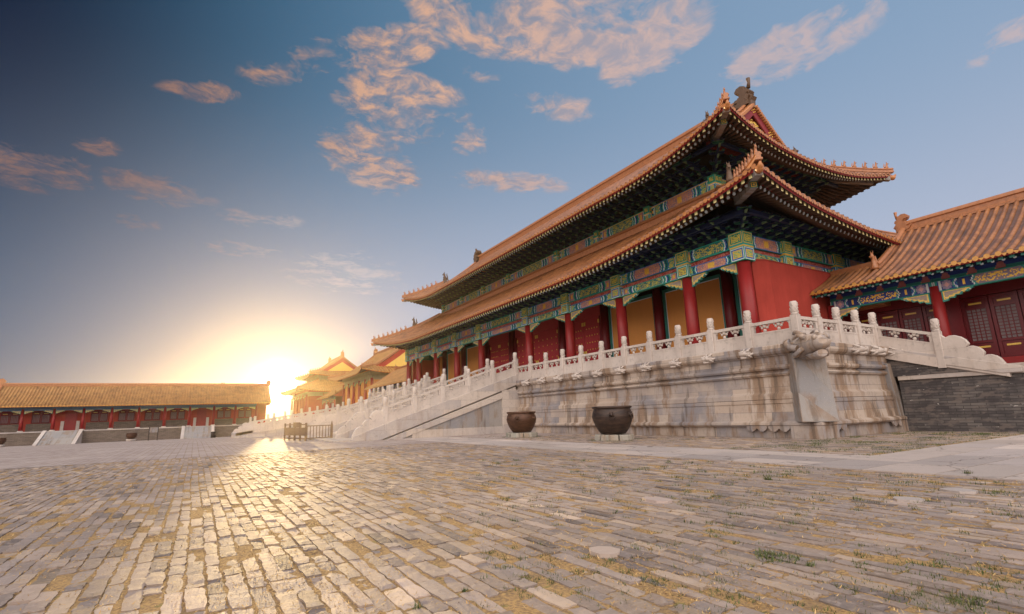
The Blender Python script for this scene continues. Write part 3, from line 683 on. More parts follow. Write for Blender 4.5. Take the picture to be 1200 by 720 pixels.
# lower ring ridge against the upper wall
mb = MB(); q = 25.42
zt = lower.z0+lower.prof(DL)-.05
cn = [Vector((25.5, 17.8, zt)), Vector((37.4, 17.8, zt)), Vector((37.4, 58.9, zt)), Vector((25.5, 58.9, zt))]
for a, b in ((0, 1), (1, 2), (2, 3), (3, 0)): ridge_sweep(mb, [cn[a], cn[b]], .34, .75)
mb.build('ring_ridge', M['ridge'], rl)
BEAST = beast_mesh(.42).mesh('ridge_beast', M['ridge']); BIG = beast_mesh(.95).mesh('ridge_beast', M['ridgedark'])
def hips(rf, par, d1, nb, d_big, dz=.08):
    for cx in (-1, 1):
        for cy in (-1, 1):
            path = rf.hipline((cx, cy), -.10, d1, 16, dz); mb = MB(); ridge_sweep(mb, path, .15, .34); mb.build('hip_ridge', M['ridge'], par)
            ang = math.atan2(-cy, -cx); rz = math.atan2(cy, cx)+math.pi
            for k in range(nb if not (rf is lower and cx > 0) else 0):
                d = .12+k*.40; p = rf.hipline((cx, cy), d, d+.01, 1, dz+.33)[0]; inst('ridge_beast', BEAST, par, p, rz+0)
            p = rf.hipline((cx, cy), d_big, d_big+.01, 1, dz+.30)[0]; inst('large_ridge_beast', BIG, par, p, rz+0) if not (rf is lower and cx > 0) else None
            # corner beam with green end and tile cap
            c0 = rf.hipline((cx, cy), .10, .11, 1, -.34)[0]; c1 = rf.hipline((cx, cy), 3.0, 3.01, 1, -.5)[0]
            b = MB(); dv = (c1-c0).normalized(); sd = Vector((dv.y, -dv.x, 0)).normalized()*.16
            cA = rf.hipline((cx, cy), .75, .76, 1, -.62)[0]
            for (p0, p1, hh) in ((c0, c1, .14), (cA, c1+Vector((0, 0, -.3)), .16)):
                u_ = Vector((0, 0, hh)); b.hexa([p0-sd-u_, p0+sd-u_, p1+sd-u_, p1-sd-u_, p0-sd+u_, p0+sd+u_, p1+sd+u_, p1-sd+u_], 0)
            for (p0, hh) in ((cA, .16),):
                u_ = Vector((0, 0, hh*.9)); e = -Vector((dv.x, dv.y, 0)).normalized()*.012
                for f_, m_ in ((.98, 1), (.72, 2), (.5, 1), (.25, 2)):
                    e2 = e*(1+(1-f_)*2); b.quad(p0-sd*f_-u_*f_+e2, p0+sd*f_-u_*f_+e2, p0+sd*f_+u_*f_+e2, p0-sd*f_+u_*f_+e2, m_)
            ob = b.build('corner_beam', [M['pier'], M['teal'], M['gold']], par)
            k = MB(); e = -Vector((dv.x, dv.y, 0)).normalized(); p0 = c0+Vector((0, 0, .05))
            k.ball(p0+e*.20, .17, 0, 8, 6, True, (1, 1, 1.0)); k.tube([p0, p0+e*.30+Vector((0, 0, .05)), p0+e*.42+Vector((0, 0, .22))], [.16, .13, .04], 7)
            k.build('beam_end_beast', M['cap'], ob)
hips(lower, rl, DL-.1, 8, 3.75); hips(upper, ru, G, 8, 3.75)
# main ridge, gable ridges and gables
ZR = upper.z0+upper.prof(DU)
YG0, YG1 = 14.5+G, 62.2-G
mb = MB(); ridge_sweep(mb, [Vector((30.6, YG0, ZR-.15)), Vector((30.6, YG1, ZR-.15))], .26, .98); mb.build('main_ridge', M['ridge'], ru)
for y, sg in ((YG0+.25, 1), (YG1-.25, -1)):
    mb = MB(); chiwen(mb, (30.6, y, ZR-.25), sg, 1.2); mb.build('ridge_dragon', M['ridgedark'], ru)
def gable_paint(mb, x0, x1, y, sg, zb, roof, D, mi_panel, mi_board):
    xm = (x0+x1)/2; n = 14; top = []
    for i in range(n+1):
        d = G+(D-G)*i/n; top.append((roof.x0+d, roof.z0+roof.prof(d)))
    pts = top+[(2*xm-x, z) for x, z in top[::-1][1:]]
    return pts
for y, sg in ((YG0, -1), (YG1, 1)):
    pts = gable_paint(None, 0, 61.2, y, sg, 0, upper, DU, 0, 0)
    xm = 30.6; pts = [(x, z) for x, z in pts if True]; pts = [(upper.x0+G+(DU-G)*i/14, upper.z0+upper.prof(G+(DU-G)*i/14)) for i in range(15)]; pts += [(61.2-x, z) for x, z in pts[::-1][1:]]
    mb = MB(); zb = upper.z0+upper.prof(G)-.3
    mb.prism([(pts[0][0], zb)]+pts+[(pts[-1][0], zb)], lambda a, b, t: (a, y+sg*t, b-.12), -.3, .0, 0); gb = mb.build('gable_wall', M['redwall'], ru)
    # barge boards
    b = MB()
    for i in range(len(pts)-1):
        (xa, za), (xb, zb2) = pts[i], pts[i+1]
        b.hexa([(xa, y+sg*.16, za-.78), (xb, y+sg*.16, zb2-.78), (xb, y+sg*.26, zb2-.78), (xa, y+sg*.26, za-.78), (xa, y+sg*.16, za-.02), (xb, y+sg*.16, zb2-.02), (xb, y+sg*.26, zb2-.02), (xa, y+sg*.26, za-.02)])
    bb = b.build('barge_board', paintmat('barge_red', (.26, .035, .045), .6, .15), ru)
    g = MB()
    for i in range(4, len(pts)-1, 5):
        x, z = pts[i]
        for dx, dz in ((0, 0), (.17, .1), (-.17, .1), (.17, -.1), (-.17, -.1), (0, .2), (0, -.2)): g.ball((x+dx, y+sg*.28, z-.42+dz), .06, 0, 6, 3)
    g.build('gilt_stud', M['gold'], bb)
    # gilt carved field
    p = MB(); fld = [(xm-3.0, zb+.25), (xm, ZR-1.05), (xm+3.0, zb+.25)]
    p.prism(fld, lambda a, b, t: (a, y+sg*t, b), .0, .06, 0); pp = p.build('gable_field', M['redwall'], gb)
    gd = MB()
    for _ in range(520):
        u, v = random.random(), random.random()
        if u+v > 1: u, v = 1-u, 1-v
        x = fld[0][0]*(1-u-v)+fld[1][0]*u+fld[2][0]*v; z = fld[0][1]*(1-u-v)+fld[1][1]*u+fld[2][1]*v
        a = random.random()*6.28; r_ = .12; c_ = [(x+r_*math.cos(a+k), y+sg*.11, z+r_*math.sin(a+k)) for k in (0, 1, 2.1, 3.2)]
        gd.tube(c_, [.05, .06, .05, .02], 5)
    gd.build('gilt_carving', M['gold'], pp)
    # rows of short tiles and the descending gable ridge
    for sx in (-1, 1):
        path = [Vector((xm+sx*(xm-x) if sx > 0 else x, y-sg*.15, z-.05)) for x, z in pts[:15]]
        rr = MB(); ridge_sweep(rr, path, .2, .46); ro = rr.build('descending_ridge', M['ridge'], ru)
        e = MB()
        for i in range(0, 30):
            d = G+.1+(DU-G-.3)*i/29; x = upper.x0+d; x = x if sx < 0 else 61.2-x; z = upper.z0+upper.prof(d)
            e.tube([(x, y-sg*.05, z+.04), (x, y+sg*.50, z-.03)], [.10, .10], 7)
        e.build('gable_tile_end', M['cap'], ro)
        x, z = pts[0] if sx < 0 else pts[-1]; inst('large_ridge_beast', BIG, ru, (x, y-sg*.15, z+.3), 0 if sx < 0 else math.pi)
# bracket sets: the nearest hundred as parts, the rest one mass
BL = bracket_mesh(1.15, .70, 3, .62); BU = bracket_mesh(1.75, .95, 3, .62)
spots = []
def along(a, b, sp): n = max(1, round((b-a)/sp)); return [a+(b-a)*(i+.5)/n for i in range(n)]
for y in along(14.8, 61.9, .86): spots.append((BL, (22.4, y, 9.56), -math.pi/2))
for x in along(22.5, 40.4, .86): spots.append((BL, (x, 14.7, 9.56), 0)); spots.append((BL, (x, 62.0, 9.56), math.pi))
for y in along(18.2, 58.5, .86): spots.append((BU, (25.85, y, 14.92), -math.pi/2))
for x in along(25.9, 35.3, .86): spots.append((BU, (x, 18.15, 14.92), 0)); spots.append((BU, (x, 58.55, 14.92), math.pi))
for (x, y, z, me) in ((22.4, 14.7, 9.56, BL), (25.85, 18.15, 14.92, BU)): spots.append((me, (x, y, z), -math.pi/4))
spots.sort(key=lambda s: (Vector(s[1])-Vector((0, 0, H))).length)
rest = MB()
for i, (me, p, rz) in enumerate(spots):
    sc_ = (1, 1.35, 1.0) if abs(rz+math.pi/4) < .01 else None
    if i < 100: inst('bracket_set', me, hall, p, rz, sc_)
    else:
        n = len(rest.v); Rm = Matrix.Rotation(rz, 3, 'Z')
        rest.v += [tuple(Rm @ v.co+Vector(p)) for v in me.vertices]
        for f in me.polygons: rest.face([n+k for k in f.vertices], f.material_index)
rest.build('bracket_set', [M['navy'], M['green'], M['greenline']], hall, kind='stuff')
# backing behind the brackets and purlins
mb = MB()
mb.box(22.35, 22.6, 14.7, 62.0, 9.55, 10.9); mb.box(22.4, 40.5, 14.65, 14.9, 9.55, 10.9); mb.box(22.4, 40.5, 61.8, 62.05, 9.55, 10.9)
mb.box(21.15, 21.35, 13.4, 63.3, 10.05, 10.24); mb.box(21.15, 40.05, 13.4, 13.6, 10.05, 10.24)
mb.build('bracket_board', M['navy'], hall)
mb = MB(); mb.box(24.15, 24.35, 16.5, 60.2, 15.9, 16.08); mb.box(24.15, 37, 16.45, 16.65, 15.9, 16.08); mb.build('purlin', M['navy'], hall)
# downpipe by the end wall
mb = MB(); mb.tube([(29.9, 14.1, 8.35), (29.9, 14.05, 7.4), (30.0, 14.05, 6.3), (30.5, 14.0, 5.7)], .09, 8); mb.build('downpipe', M['dark'], hall)

# ------------------------------------------------------------------ terrace
def sweep_profile(mb, foot, prof, mi=0, closed=True):
    """foot: list of (x,y) counter-clockwise from above -> outward is to the right; prof: (offset, z)"""
    n = len(foot); rings = []
    for i in range(n):
        p = Vector(foot[i]).to_2d(); a = Vector(foot[i-1]).to_2d(); b = Vector(foot[(i+1) % n]).to_2d()
        d1 = (p-a).normalized(); d2 = (b-p).normalized()
        if not closed and i == 0: d1 = d2
        if not closed and i == n-1: d2 = d1
        n1 = Vector((d1.y, -d1.x)); n2 = Vector((d2.y, -d2.x)); m_ = (n1+n2); m_ = m_/max(m_.dot(n1), .3)
        rings.append([(p.x+m_.x*o, p.y+m_.y*o, z) for o, z in prof])
    if closed: rings.append(rings[0])
    base = len(mb.v); k = len(prof)
    for r_ in rings: mb.v += [tuple(q) for q in r_]
    for i in range(len(rings)-1):
        for j in range(k-1): mb.face((base+i*k+j, base+(i+1)*k+j, base+(i+1)*k+j+1, base+i*k+j+1), mi)
TPROF = [(.26, -.3), (.26, .40), (.42, .43), (.46, .48), (.46, .56), (.36, .61), (.27, .63), (.25, .90), (.22, 1.25), (.25, 1.27), (.25, 1.38), (.22, 1.40), (.24, 1.43), (.24, 1.60), (.13, 1.66), (.10, 1.70), (.09, 2.27),
         (.18, 2.30), (.22, 2.36), (.18, 2.42), (.10, 2.44), (.10, 2.50), (.22, 2.53), (.26, 2.60), (.24, 2.68), (.14, 2.70), (.14, 3.04), (.20, 3.05), (.30, 3.12), (.34, 3.2), (.34, 3.42), (.30, 3.45), (-.6, 3.45)]
terr = thing('marble_terrace', (30, 38, 0), 'tall weathered marble platform with moulded walls and dragon-head spouts, under the grand hall', 'terrace')
foot = [(18.9, 66.3), (18.9, 10.46), (24.75, 10.46), (44, 10.46), (44, 66.3)]
mb = MB(); sweep_profile(mb, foot, TPROF); wall = mb.build('terrace_wall', M['terrace'], terr)
mb = MB(); mb.box(19.3, 43.5, 10.9, 65.9, 3.30, 3.449); mb.build('terrace_floor', M['stair'], terr)
# scalloped aprons of the base moulding at the corner
mb = MB()
def scal(ctr_axis, fixed, vals):
    for c, w in vals:
        pol = [(-w, .44), (-w, .36)]+[(-w+2*w*i/10, .36-.13*abs(math.sin(math.pi*i/5))) for i in range(1, 10)]+[(w, .36), (w, .44)]
        if ctr_axis == 'y': mb.prism(pol, lambda a, b, t: (fixed+t, c+a, b), 0, .06)
        else: mb.prism(pol, lambda a, b, t: (c+a, fixed+t, b), 0, .06)
for ax, fx, vv in (('y', 18.47, (11.6, .42)), ('y', 18.47, (12.5, .42)), ('x', 10.03, (19.7, .4)), ('x', 10.03, (24.0, .4))):
    mb = MB(); scal(ax, fx, (vv,)); mb.build('scalloped_trim', M['terrace'], terr)
mb = MB(); mb.box(18.46, 19.5, 10.02, 11.15, -.2, .44); mb.build('corner_base', M['terrace'], terr)
mb = MB(); mb.box(24.3, 25.0, 10.02, 10.6, -.2, .44); mb.build('corner_base', M['terrace'], terr)
# corner pier under the big gargoyle
mb = MB(); c = Vector((18.9, 10.46)); e = Vector((-1, -1)).normalized(); s2 = Vector((1, -1)).normalized()
def pr(z, out, hw): return [(c.x+e.x*out+s2.x*hw, c.y+e.y*out+s2.y*hw, z), (c.x+e.x*out-s2.x*hw, c.y+e.y*out-s2.y*hw, z), (c.x-e.x*.6-s2.x*hw, c.y-e.y*.6-s2.y*hw, z), (c.x-e.x*.6+s2.x*hw, c.y-e.y*.6+s2.y*hw, z)]
mb.sweep([pr(.58, .60, .60), pr(1.6, .44, .56), pr(3.06, .34, .52)], 0); mb.build('corner_pier', M['pier'], terr, bevel=.03)
mb = MB(); mb.sweep([[(24.55, 10.1, .6), (25.0, 10.1, .6), (25.0, 10.5, .6), (24.55, 10.5, .6)], [(24.35, 10.2, 2.75), (24.7, 10.2, 2.75), (24.7, 10.5, 2.75), (24.35, 10.5, 2.75)]], 0); mb.build('end_pier', M['pier'], terr, bevel=.02)

def dragon_head(L, k=1.0):
    """spout head looking along -Y local"""
    mb = MB(); S = L
    secs = [(.15, .0, .30, .26), (-.10, .0, .34, .30), (-.30, .03, .33, .31), (-.48, .05, .27, .25), (-.62, .02, .22, .19), (-.80, .02, .23, .17), (-.94, .05, .20, .15), (-1.0, .06, .10, .08)]
    rings = []
    for (y, z, a, b) in secs: rings.append([(a*S*math.cos(t)*(1+.08*math.cos(3*t)), y*S, z*S+b*S*math.sin(t)) for t in [2*math.pi*j/12 for j in range(12)]])
    mb.sweep(rings, 0, sm=True)
    mb.sweep([[(a*S*math.cos(t), y*S, (z-.20)*S+.09*S*math.sin(t)) for t in [2*math.pi*j/8 for j in range(8)]] for y, z, a in ((-.35, -.02, .2), (-.65, -.06, .19), (-.88, -.02, .12))], 0, sm=True)
    for sx in (-1, 1):
        mb.ball((sx*.20*S, -.46*S, .24*S), .085*S); mb.ball((sx*.13*S, -.93*S, .15*S), .07*S)
        mb.tube([(sx*.14*S, -.40*S, .30*S), (sx*.24*S, -.15*S, .44*S), (sx*.20*S, .12*S, .42*S)], [.07*S, .06*S, .02*S], 6)
        mb.tube([(sx*.30*S, -.35*S, -.02*S), (sx*.42*S, -.12*S, .05*S), (sx*.40*S, .1*S, .2*S), (sx*.30*S, .15*S, .3*S)], [.09*S, .09*S, .08*S, .03*S], 6)
        mb.tube([(sx*.26*S, -.5*S, -.05*S), (sx*.34*S, -.25*S, -.18*S), (sx*.30*S, 0, -.22*S)], [.06*S, .07*S, .03*S], 6)
        mb.tube([(sx*.22*S, -.60*S, .22*S), (sx*.30*S, -.42*S, .30*S), (sx*.36*S, -.25*S, .22*S)], [.05*S, .05*S, .02*S], 5)
    return mb
SPOUT = dragon_head(.52).mesh('dragon_spout', M['marble'])
PY = [10.75+1.79*i for i in range(0, 12)]
PY[0] = 10.6
for y in PY[1:-1]: inst('dragon_spout', SPOUT, wall, (18.62, y, 3.18), -math.pi/2)
for i in range(1, 12): inst('dragon_spout', SPOUT, wall, (18.62, 46.4+1.79*i, 3.18), -math.pi/2)
PX = [18.85+1.47*i for i in range(0, 5)]
for x in PX[2:]: inst('dragon_spout', SPOUT, wall, (x, 10.18, 3.18), 0)
mbh = dragon_head(1.0); me = mbh.mesh('corner_dragon_spout', M['terrace'])
inst('corner_dragon_spout', me, wall, (18.80, 10.36, 3.16), -math.pi/4, (1.45, 1.85, 1.4))

# --- balustrades
def post_mesh(h=1.55, w=.135):
    mb = MB(); b = .02
    for (z0, z1, q) in ((-.4, h-.52, w),):
        mb.sweep([[(-q+b, -q, z), (q-b, -q, z), (q, -q+b, z), (q, q-b, z), (q-b, q, z), (-q+b, q, z), (-q, q-b, z), (-q, -q+b, z)] for z in (z0, z1)], 0)
    mb.lathe([(.10, h-.52), (.145, h-.50), (.145, h-.47), (.105, h-.45), (.128, h-.43), (.132, h-.2), (.130, h-.05), (.11, h-.01), (.03, h)], (0, 0, 0), 14)
    for k in range(26):     # carved cloud curls on the drum
        a = k*2.4; z = h-.40+(k % 6)*.06; r_ = .128
        mb.ball((r_*math.cos(a), r_*math.sin(a), z), .030, 0, 6, 4)
    return mb
POST = post_mesh().mesh('post', M['marble'])
_pan = {}
def panel_mesh(L, sl):
    key = (round(L, 2), round(sl, 3))
    if key in _pan: return _pan[key]
    mb = MB(); a = .125; b = L-.125
    def sb(s0, s1, z0, z1, t):
        mb.hexa([(s0, -t, z0+sl*s0), (s1, -t, z0+sl*s1), (s1, t, z0+sl*s1), (s0, t, z0+sl*s0), (s0, -t, z1+sl*s0), (s1, -t, z1+sl*s1), (s1, t, z1+sl*s1), (s0, t, z1+sl*s0)])
    sb(a, b, -.02, .56, .055)            # slab
    sb(a, b, .86, .98, .085)              # hand rail
    sb(a, a+.13, .56, .86, .06); sb(b-.13, b, .56, .86, .06)
    sb(a, b, -.02, .10, .075); sb(a, b, .50, .56, .068)
    sb(a, b, -.40, -.02, .16)
    for fr in (.33, .67):                    # cloud-shaped supports
        c = a+(b-a)*fr; z = sl*c
        for dx, dz, r_ in ((0, .62, .075), (0, .80, .085), (-.11, .74, .06), (.11, .74, .06), (-.17, .82, .045), (.17, .82, .045)): mb.ball((c+dx, 0, z+dz), r_, 0, 8, 5, True, (1, .75, 1))
    for c in (a+.13, b-.13):
        z = sl*c; mb.ball((c, 0, z+.83), .07, 0, 8, 5, True, (1.3, .75, .8))
    _pan[key] = mb.mesh('panel', M['marble']); return _pan[key]
def balustrade(pts, label, name='marble_balustrade', group=None, drum=None, first=True, last=True):
    pts = [Vector(p) for p in pts]; root = thing(name, pts[0], label, 'balustrade', group)
    for i, p in enumerate(pts):
        if (i == 0 and not first) or (i == len(pts)-1 and not last): continue
        inst('post', POST, root, p, random.uniform(-.02, .02))
    for a, b in zip(pts[:-1], pts[1:]):
        d = b-a; L = math.hypot(d.x, d.y); inst('panel', panel_mesh(L, d.z/L), root, a, math.atan2(d.y, d.x))
    if drum:
        q = pts[-1]; dx, dy, L, dz = drum       # scroll-edged stone at the foot, running (dx,dy) for L, falling dz
        mb = MB(); top = [(.12, .92)]
        for (c, r_, hz) in ((.30*L, .20*L, .62), (.56*L, .15*L, .38), (.80*L, .15*L, .14)):
            for k in range(6):
                th = math.pi*(.80-.72*k/5); top.append((c+r_*math.cos(th), hz+r_*.9*math.sin(th)+dz*c/L*0))
        top.append((L, .02)); pol = [(.12, -.35)]+top+[(L, -.35)]
        pol = [(a, b+dz*(a/L)) for a, b in pol]
        mb.prism(pol, lambda a, b, t: (q.x+dx*a-dy*t, q.y+dy*a+dx*t, q.z+b), -.10, .10); mb.build('drum_stone', M['marble'], root, bevel=.03)
    return root
balustrade([(18.85, y, ZF) for y in PY[::-1]], 'long level marble balustrade along the terrace front, above the two iron vats')
balustrade([(x, 10.6, ZF) for x in PX], 'short marble balustrade on the terrace end, facing the amber roofed side gallery', first=False)
balustrade([(24.73, 10.6, ZF), (24.73, 8.45, 2.80)], 'sloping balustrade ending in a scroll stone, running down beside the side gallery', first=False, drum=(0, -1, 1.9, -.55))
balustrade([(18.85, 46.4+1.8*i, ZF) for i in range(12)], 'level marble balustrade beyond the great stair, in front of the last ochre bays')
# side steps running down to the lower brick platform
ss = thing('side_steps', (25.5, 8.5, 2.2), 'short marble steps down from the terrace end to the side gallery platform', 'steps')
mb = MB(); mb.prism([(10.3, 3.40), (10.3, 3.08), (6.75, 2.06), (6.2, 2.06), (6.2, 2.27)], lambda a, b, t: (t, a, b), 24.60, 24.95); mb.build('sloping_kerb', M['stair'], ss, bevel=.015)
mb = MB(); mb.prism([(10.4, 3.1), (10.4, 2.2), (6.3, 2.2)], lambda a, b, t: (t, a, b), 24.68, 24.9); mb.build('brick_infill', M['brick'], ss)
mb = MB()
for i in range(8): mb.box(24.95, 29, 10.3-.5*(i+1), 10.3-.5*i, 2.2, 3.44-.155*(i+1))
mb.build('step', M['stair'], ss)
# great stair
st = thing('great_stair', (13, 38.3, 0), 'broad marble stair of three flights descending from the terrace into the courtyard', 'stair')
XS0, XS1 = 18.56, 7.7; SL = 3.5/(XS0-8.0)
mb = MB(); NS = 26
for i in range(NS):
    x = XS0-(XS0-8.2)*(i+1)/NS; x2 = XS0-(XS0-8.2)*i/NS; mb.box(x, x2+.02, 30.5, 46.2, -.1, 3.45*(1-(i+1)/NS)+.01)
mb.build('step', M['stair'], st)
for y in (30.3, 34.3, 42.4, 46.4):
    mb = MB(); mb.prism([(XS0+.3, 3.93), (9.6, .93+.0), (XS1, .26), (XS1, -.1), (9.0, -.1), (XS0+.3, 3.25)], lambda a, b, t: (a, y+t, b), -.17, .17); s1 = mb.build('stair_string', M['stair'], st, bevel=.02)
    mb = MB(); mb.prism([(XS0, 3.05), (XS0, 2.62), (10.2, -.1), (9.2, -.1)], lambda a, b, t: (a, y+t, b), -.13, .13); mb.build('string_band', M['stair'], s1)
    mb = MB(); mb.prism([(XS0, 2.7), (XS0, -.1), (10.4, -.1)], lambda a, b, t: (a, y+t, b), -.04, .04); mb.build('stair_side', M['pier'], s1)
    mb = MB(); mb.box(11.2, XS0+.1, y-.10, y+.10, -.1, .46); mb.build('side_plinth', M['stair'], s1)
    mb = MB(); mb.box(XS0-1.1, XS0+.35, y-.16, y+.16, -.1, 2.85); mb.build('side_pilaster', M['stair'], s1)
mb = MB()
mb.prism([(XS0, 3.62), (8.6, .30), (8.6, -.1), (XS0, -.1)], lambda a, b, t: (a, 38.35+t, b), -1.6, 1.6); mb.build('carved_ramp', M['marble'], st)
mb = MB(); mb.box(6.6, 8.3, 30.0, 46.8, -.1, .09); mb.build('landing_slab', M['stair'], st)
SN = {30.3: 'outer sloping balustrade of the great stair, the one nearest the iron vats', 34.3: 'second sloping balustrade of the great stair counted from the iron vats',
      42.4: 'third sloping balustrade of the great stair, beyond its middle flight', 46.4: 'outermost sloping balustrade of the great stair, on its far side'}
for y, lab in SN.items():
    ps = [(XS0+.1, y, 3.80), (16.81, y, 3.08+.12), (15.03, y, 2.62), (13.26, y, 2.06), (11.41, y, 1.49), (9.58, y, .92)]
    ps = [(XS0+.1-1.82*i, y, 3.86-(1.82*i)*.325) for i in range(6)]
    balustrade(ps, lab, drum=(-1, 0, 1.9, -.62))

# far ramp
fr_ = thing('far_stair', (12, 70, 0), 'distant marble ramp with balustrade, half lost in the sun glare beyond the great stair', 'stair')
mb = MB(); mb.prism([(20, 2.55), (4.0, .15), (4.0, -.6), (20, -.6)], lambda a, b, t: (a, t, b), 68, 74); mb.build('ramp', M['stair'], fr_)
for y, l in ((68.1, 'nearer balustrade of the distant ramp in the glare'), (73.9, 'farther balustrade of the distant ramp in the glare')):
    balustrade([(20-2.0*i, y, 2.58-.30*i) for i in range(8)], l, drum=(-1, 0, 1.9, -.3))

# ------------------------------------------------------------------ gallery building type
def sidecol(u, v, W, Hh, kind):
    e = .07*Hh
    if v < e or v > Hh-e: return (.02, .20, .16)
    c = abs(u-W/2); m = W/2; vv = abs(v/Hh-.5)
    pn = .42*m-vv*.28
    if c < pn:
        if c > pn-.05: return (.55, .58, .55)
        if c > pn-.11: return (.02, .22, .20)
        return GOLD if scroll(u*.9, v*1.5) > .05 and vv < .3 else ((.02, .05, .22) if kind else (.22, .16, .20))
    if c < .62*m:
        return GOLD if (abs(c-.52*m) < .06 and vv < .2) else ((.012, .03, .15) if int(c*9) % 2 else (.015, .03, .10))
    if c < .70*m: return ((.45, .50, .52), (.02, .2, .18), (.02, .05, .25))[int((c+vv*.3)*16) % 3]
    if c < .88*m:
        q = math.hypot(c-.79*m, (v-Hh/2)); return (.55, .30, .28) if q < .10 else (.25, .2, .28) if q < .2 else (.02, .04, .16)
    return ((.02, .22, .19), (.5, .52, .5), (.02, .05, .25))[int(c*14) % 3]
def lattice_leaf(mb, fn, a, b, z0, z1, zs):
    """fn(t,out,z) -> point. mats 0 frame, 1 paper, 2 gold"""
    def bx(t0, t1, o0, o1, za, zb, mi): mb.hexa([fn(t0, o0, za), fn(t1, o0, za), fn(t1, o1, za), fn(t0, o1, za), fn(t0, o0, zb), fn(t1, o0, zb), fn(t1, o1, zb), fn(t0, o1, zb)], mi)
    bx(a, b, 0, .04, z0, z1, 0)
    for (p, q, r, s) in ((a, a+.12, z0, z1), (b-.12, b, z0, z1), (a+.12, b-.12, z0, z0+.12), (a+.12, b-.12, z1-.12, z1), (a+.12, b-.12, zs-.1, zs), (a+.12, b-.12, z1-.55, z1-.45)): bx(p, q, .04, .10, r, s, 0)
    bx(a+.15, b-.15, .041, .05, zs+.02, z1-.57, 1)
    n = max(3, int((b-a-.3)/.14)); 
    for i in range(1, n): t = a+.15+(b-a-.3)*i/n; bx(t-.017, t+.017, .05, .075, zs, z1-.55, 0)
    k = int((z1-.55-zs)/.14)
    for i in range(1, k): z = zs+(z1-.55-zs)*i/k; bx(a+.15, b-.15, .05, .072, z-.017, z+.017, 0)
    m_ = (a+b)/2
    for zc in (z1-.29, zs-.28): bx(m_-(b-a)*.24, m_+(b-a)*.24, .041, .055, zc-.04, zc+.04, 2)
M['paper'] = paintmat('window_paper', (.20, .16, .16), .7, .4)
def gallery(root, y0, y1, cols, end_lo, end_hi, link_lo=0, link_hi=0, sp=.36, detail=True, cap=True):
    """long one-storey range facing -X: eave X=27 z=6.85, ridge X=33 z~10.4"""
    rf = Roof(27.0, 39.0, y0-link_lo, y1+link_hi, 6.85, .42, .030, hip=False)
    D = 6.0
    def dm(t): return D if y0 <= t <= y1 else 2.6
    mb = MB(); tm = [M['tile_side'], M['capside'], M['trough'], M['soffit'], M['redboard']] if detail else [M['tile_far'], M['capside'], M['tile_far'], M['soffit'], M['redboard']]
    for (ta, tb) in ((y0-link_lo, y0), (y0, y1), (y1, y1+link_hi)):
        if tb-ta < .2: continue
        dd = (lambda t, v=(D if ta == y0 else 2.6): v)
        rf.tiles(mb, 0, dd, sp, .09*sp/.36, 9, uvx=0, t0=ta, t1=tb)
        if ta == y0: rf.tiles(mb, 2, dd, sp*3, .2, 5, t0=ta, t1=tb, cap=0)
    rf.under(mb, 0, 2.2, -.16)
    ro = mb.build('roof', tm, root)
    zr = rf.z0+rf.prof(D)
    m2 = MB(); ridge_sweep(m2, [Vector((33, y0, zr-.1)), Vector((33, y1, zr-.1))], .2, .62); m2.build('main_ridge', M['ridge'], ro)
    for (y, sg, on) in ((y0, 1, end_lo), (y1, -1, end_hi)):
        if not on: continue
        m2 = MB(); chiwen(m2, (33, y+sg*.15, zr-.15), sg, .72); m2.build('ridge_dragon', M['ridge'], ro)
        path = [rf.pt(0, y+sg*.12, 6.0*(1-i/12)+1.95*(i/12), -.02) for i in range(13)]; m2 = MB(); ridge_sweep(m2, path, .16, .36); m2.build('descending_ridge', M['ridge'], ro)
        inst('ridge_beast', beast_mesh(.8).mesh('ridge_beast', M['ridge']), ro, rf.pt(0, y+sg*.12, 1.75, .05), 0)
        g = MB(); pts = [(rf.x0+D*i/10, rf.z0+rf.prof(D*i/10)-.15) for i in range(11)]; pts += [(66-x, z) for x, z in pts[::-1][1:]]
        g.prism(pts[2:-2]+[(36.8, 7.0), (29.2, 7.0)], lambda a, b, t: (a, y+t, b), -.1, .1); g.build('gable_wall', M['redwall'], root)
    if link_lo or link_hi:
        for (ya, yb) in (((y0-link_lo, y0) if link_lo else (0, 0)), ((y1, y1+link_hi) if link_hi else (0, 0))):
            if yb-ya > .1: m2 = MB(); m2.box(29.4, 30.0, ya, yb, 6.0, rf.z0+rf.prof(2.5)+.25); m2.build('link_ridge', M['ridge'], ro)
    if detail:
        m2 = MB(); rf.rafters(m2, 0, 2, 1.6, .34, t0=y0-link_lo+.1, t1=y1+link_hi, flying=.9, off=.16, rr=.065); m2.build('eave_rafters', [M['green'], M['white'], M['teal'], M['navy']], root, kind='stuff')
    else:
        m2 = MB()
    ZP = 2.55
    for i in range(len(cols)):
        column('column', 28.5, cols[i], ZP, 6.1, .24, root)
        if i:
            W = cols[i]-cols[i-1]; c = (cols[i]+cols[i-1])/2
            W = abs(W)
            inst('painted_beam', painted(W-.02, .52, i % 2, .25, fn=sidecol), root, (28.36, c, 5.98), -math.pi/2)
            inst('painted_beam', painted(W-.02, .22, 0, .2, fn=lambda u, v, W, Hh, k: (.012, .03, .16) if abs(u % .9-.45) > .25 else (.30, .09, .05)) if False else painted(W-.02, .30, 1, .2, fn=sideupper), root, (28.40, c, 6.52), -math.pi/2)
            for s_ in (-1, 1): inst('corbel_brace', QT, root, (28.46, c+s_*(W/2-.22), 5.98), math.pi/2 if s_ < 0 else -math.pi/2, (.85, 1, .8))
    m2 = MB(); m2.box(28.3, 28.7, y0-link_lo, y1+link_hi, 6.80, 7.4); m2.build('purlin', M['navy'], root)
    m2 = MB(); m2.box(30.3, 38.5, y0-link_lo+.05, y1+link_hi-.05, ZP, 8.2); m2.build('wall', M['sidedoor'], root)
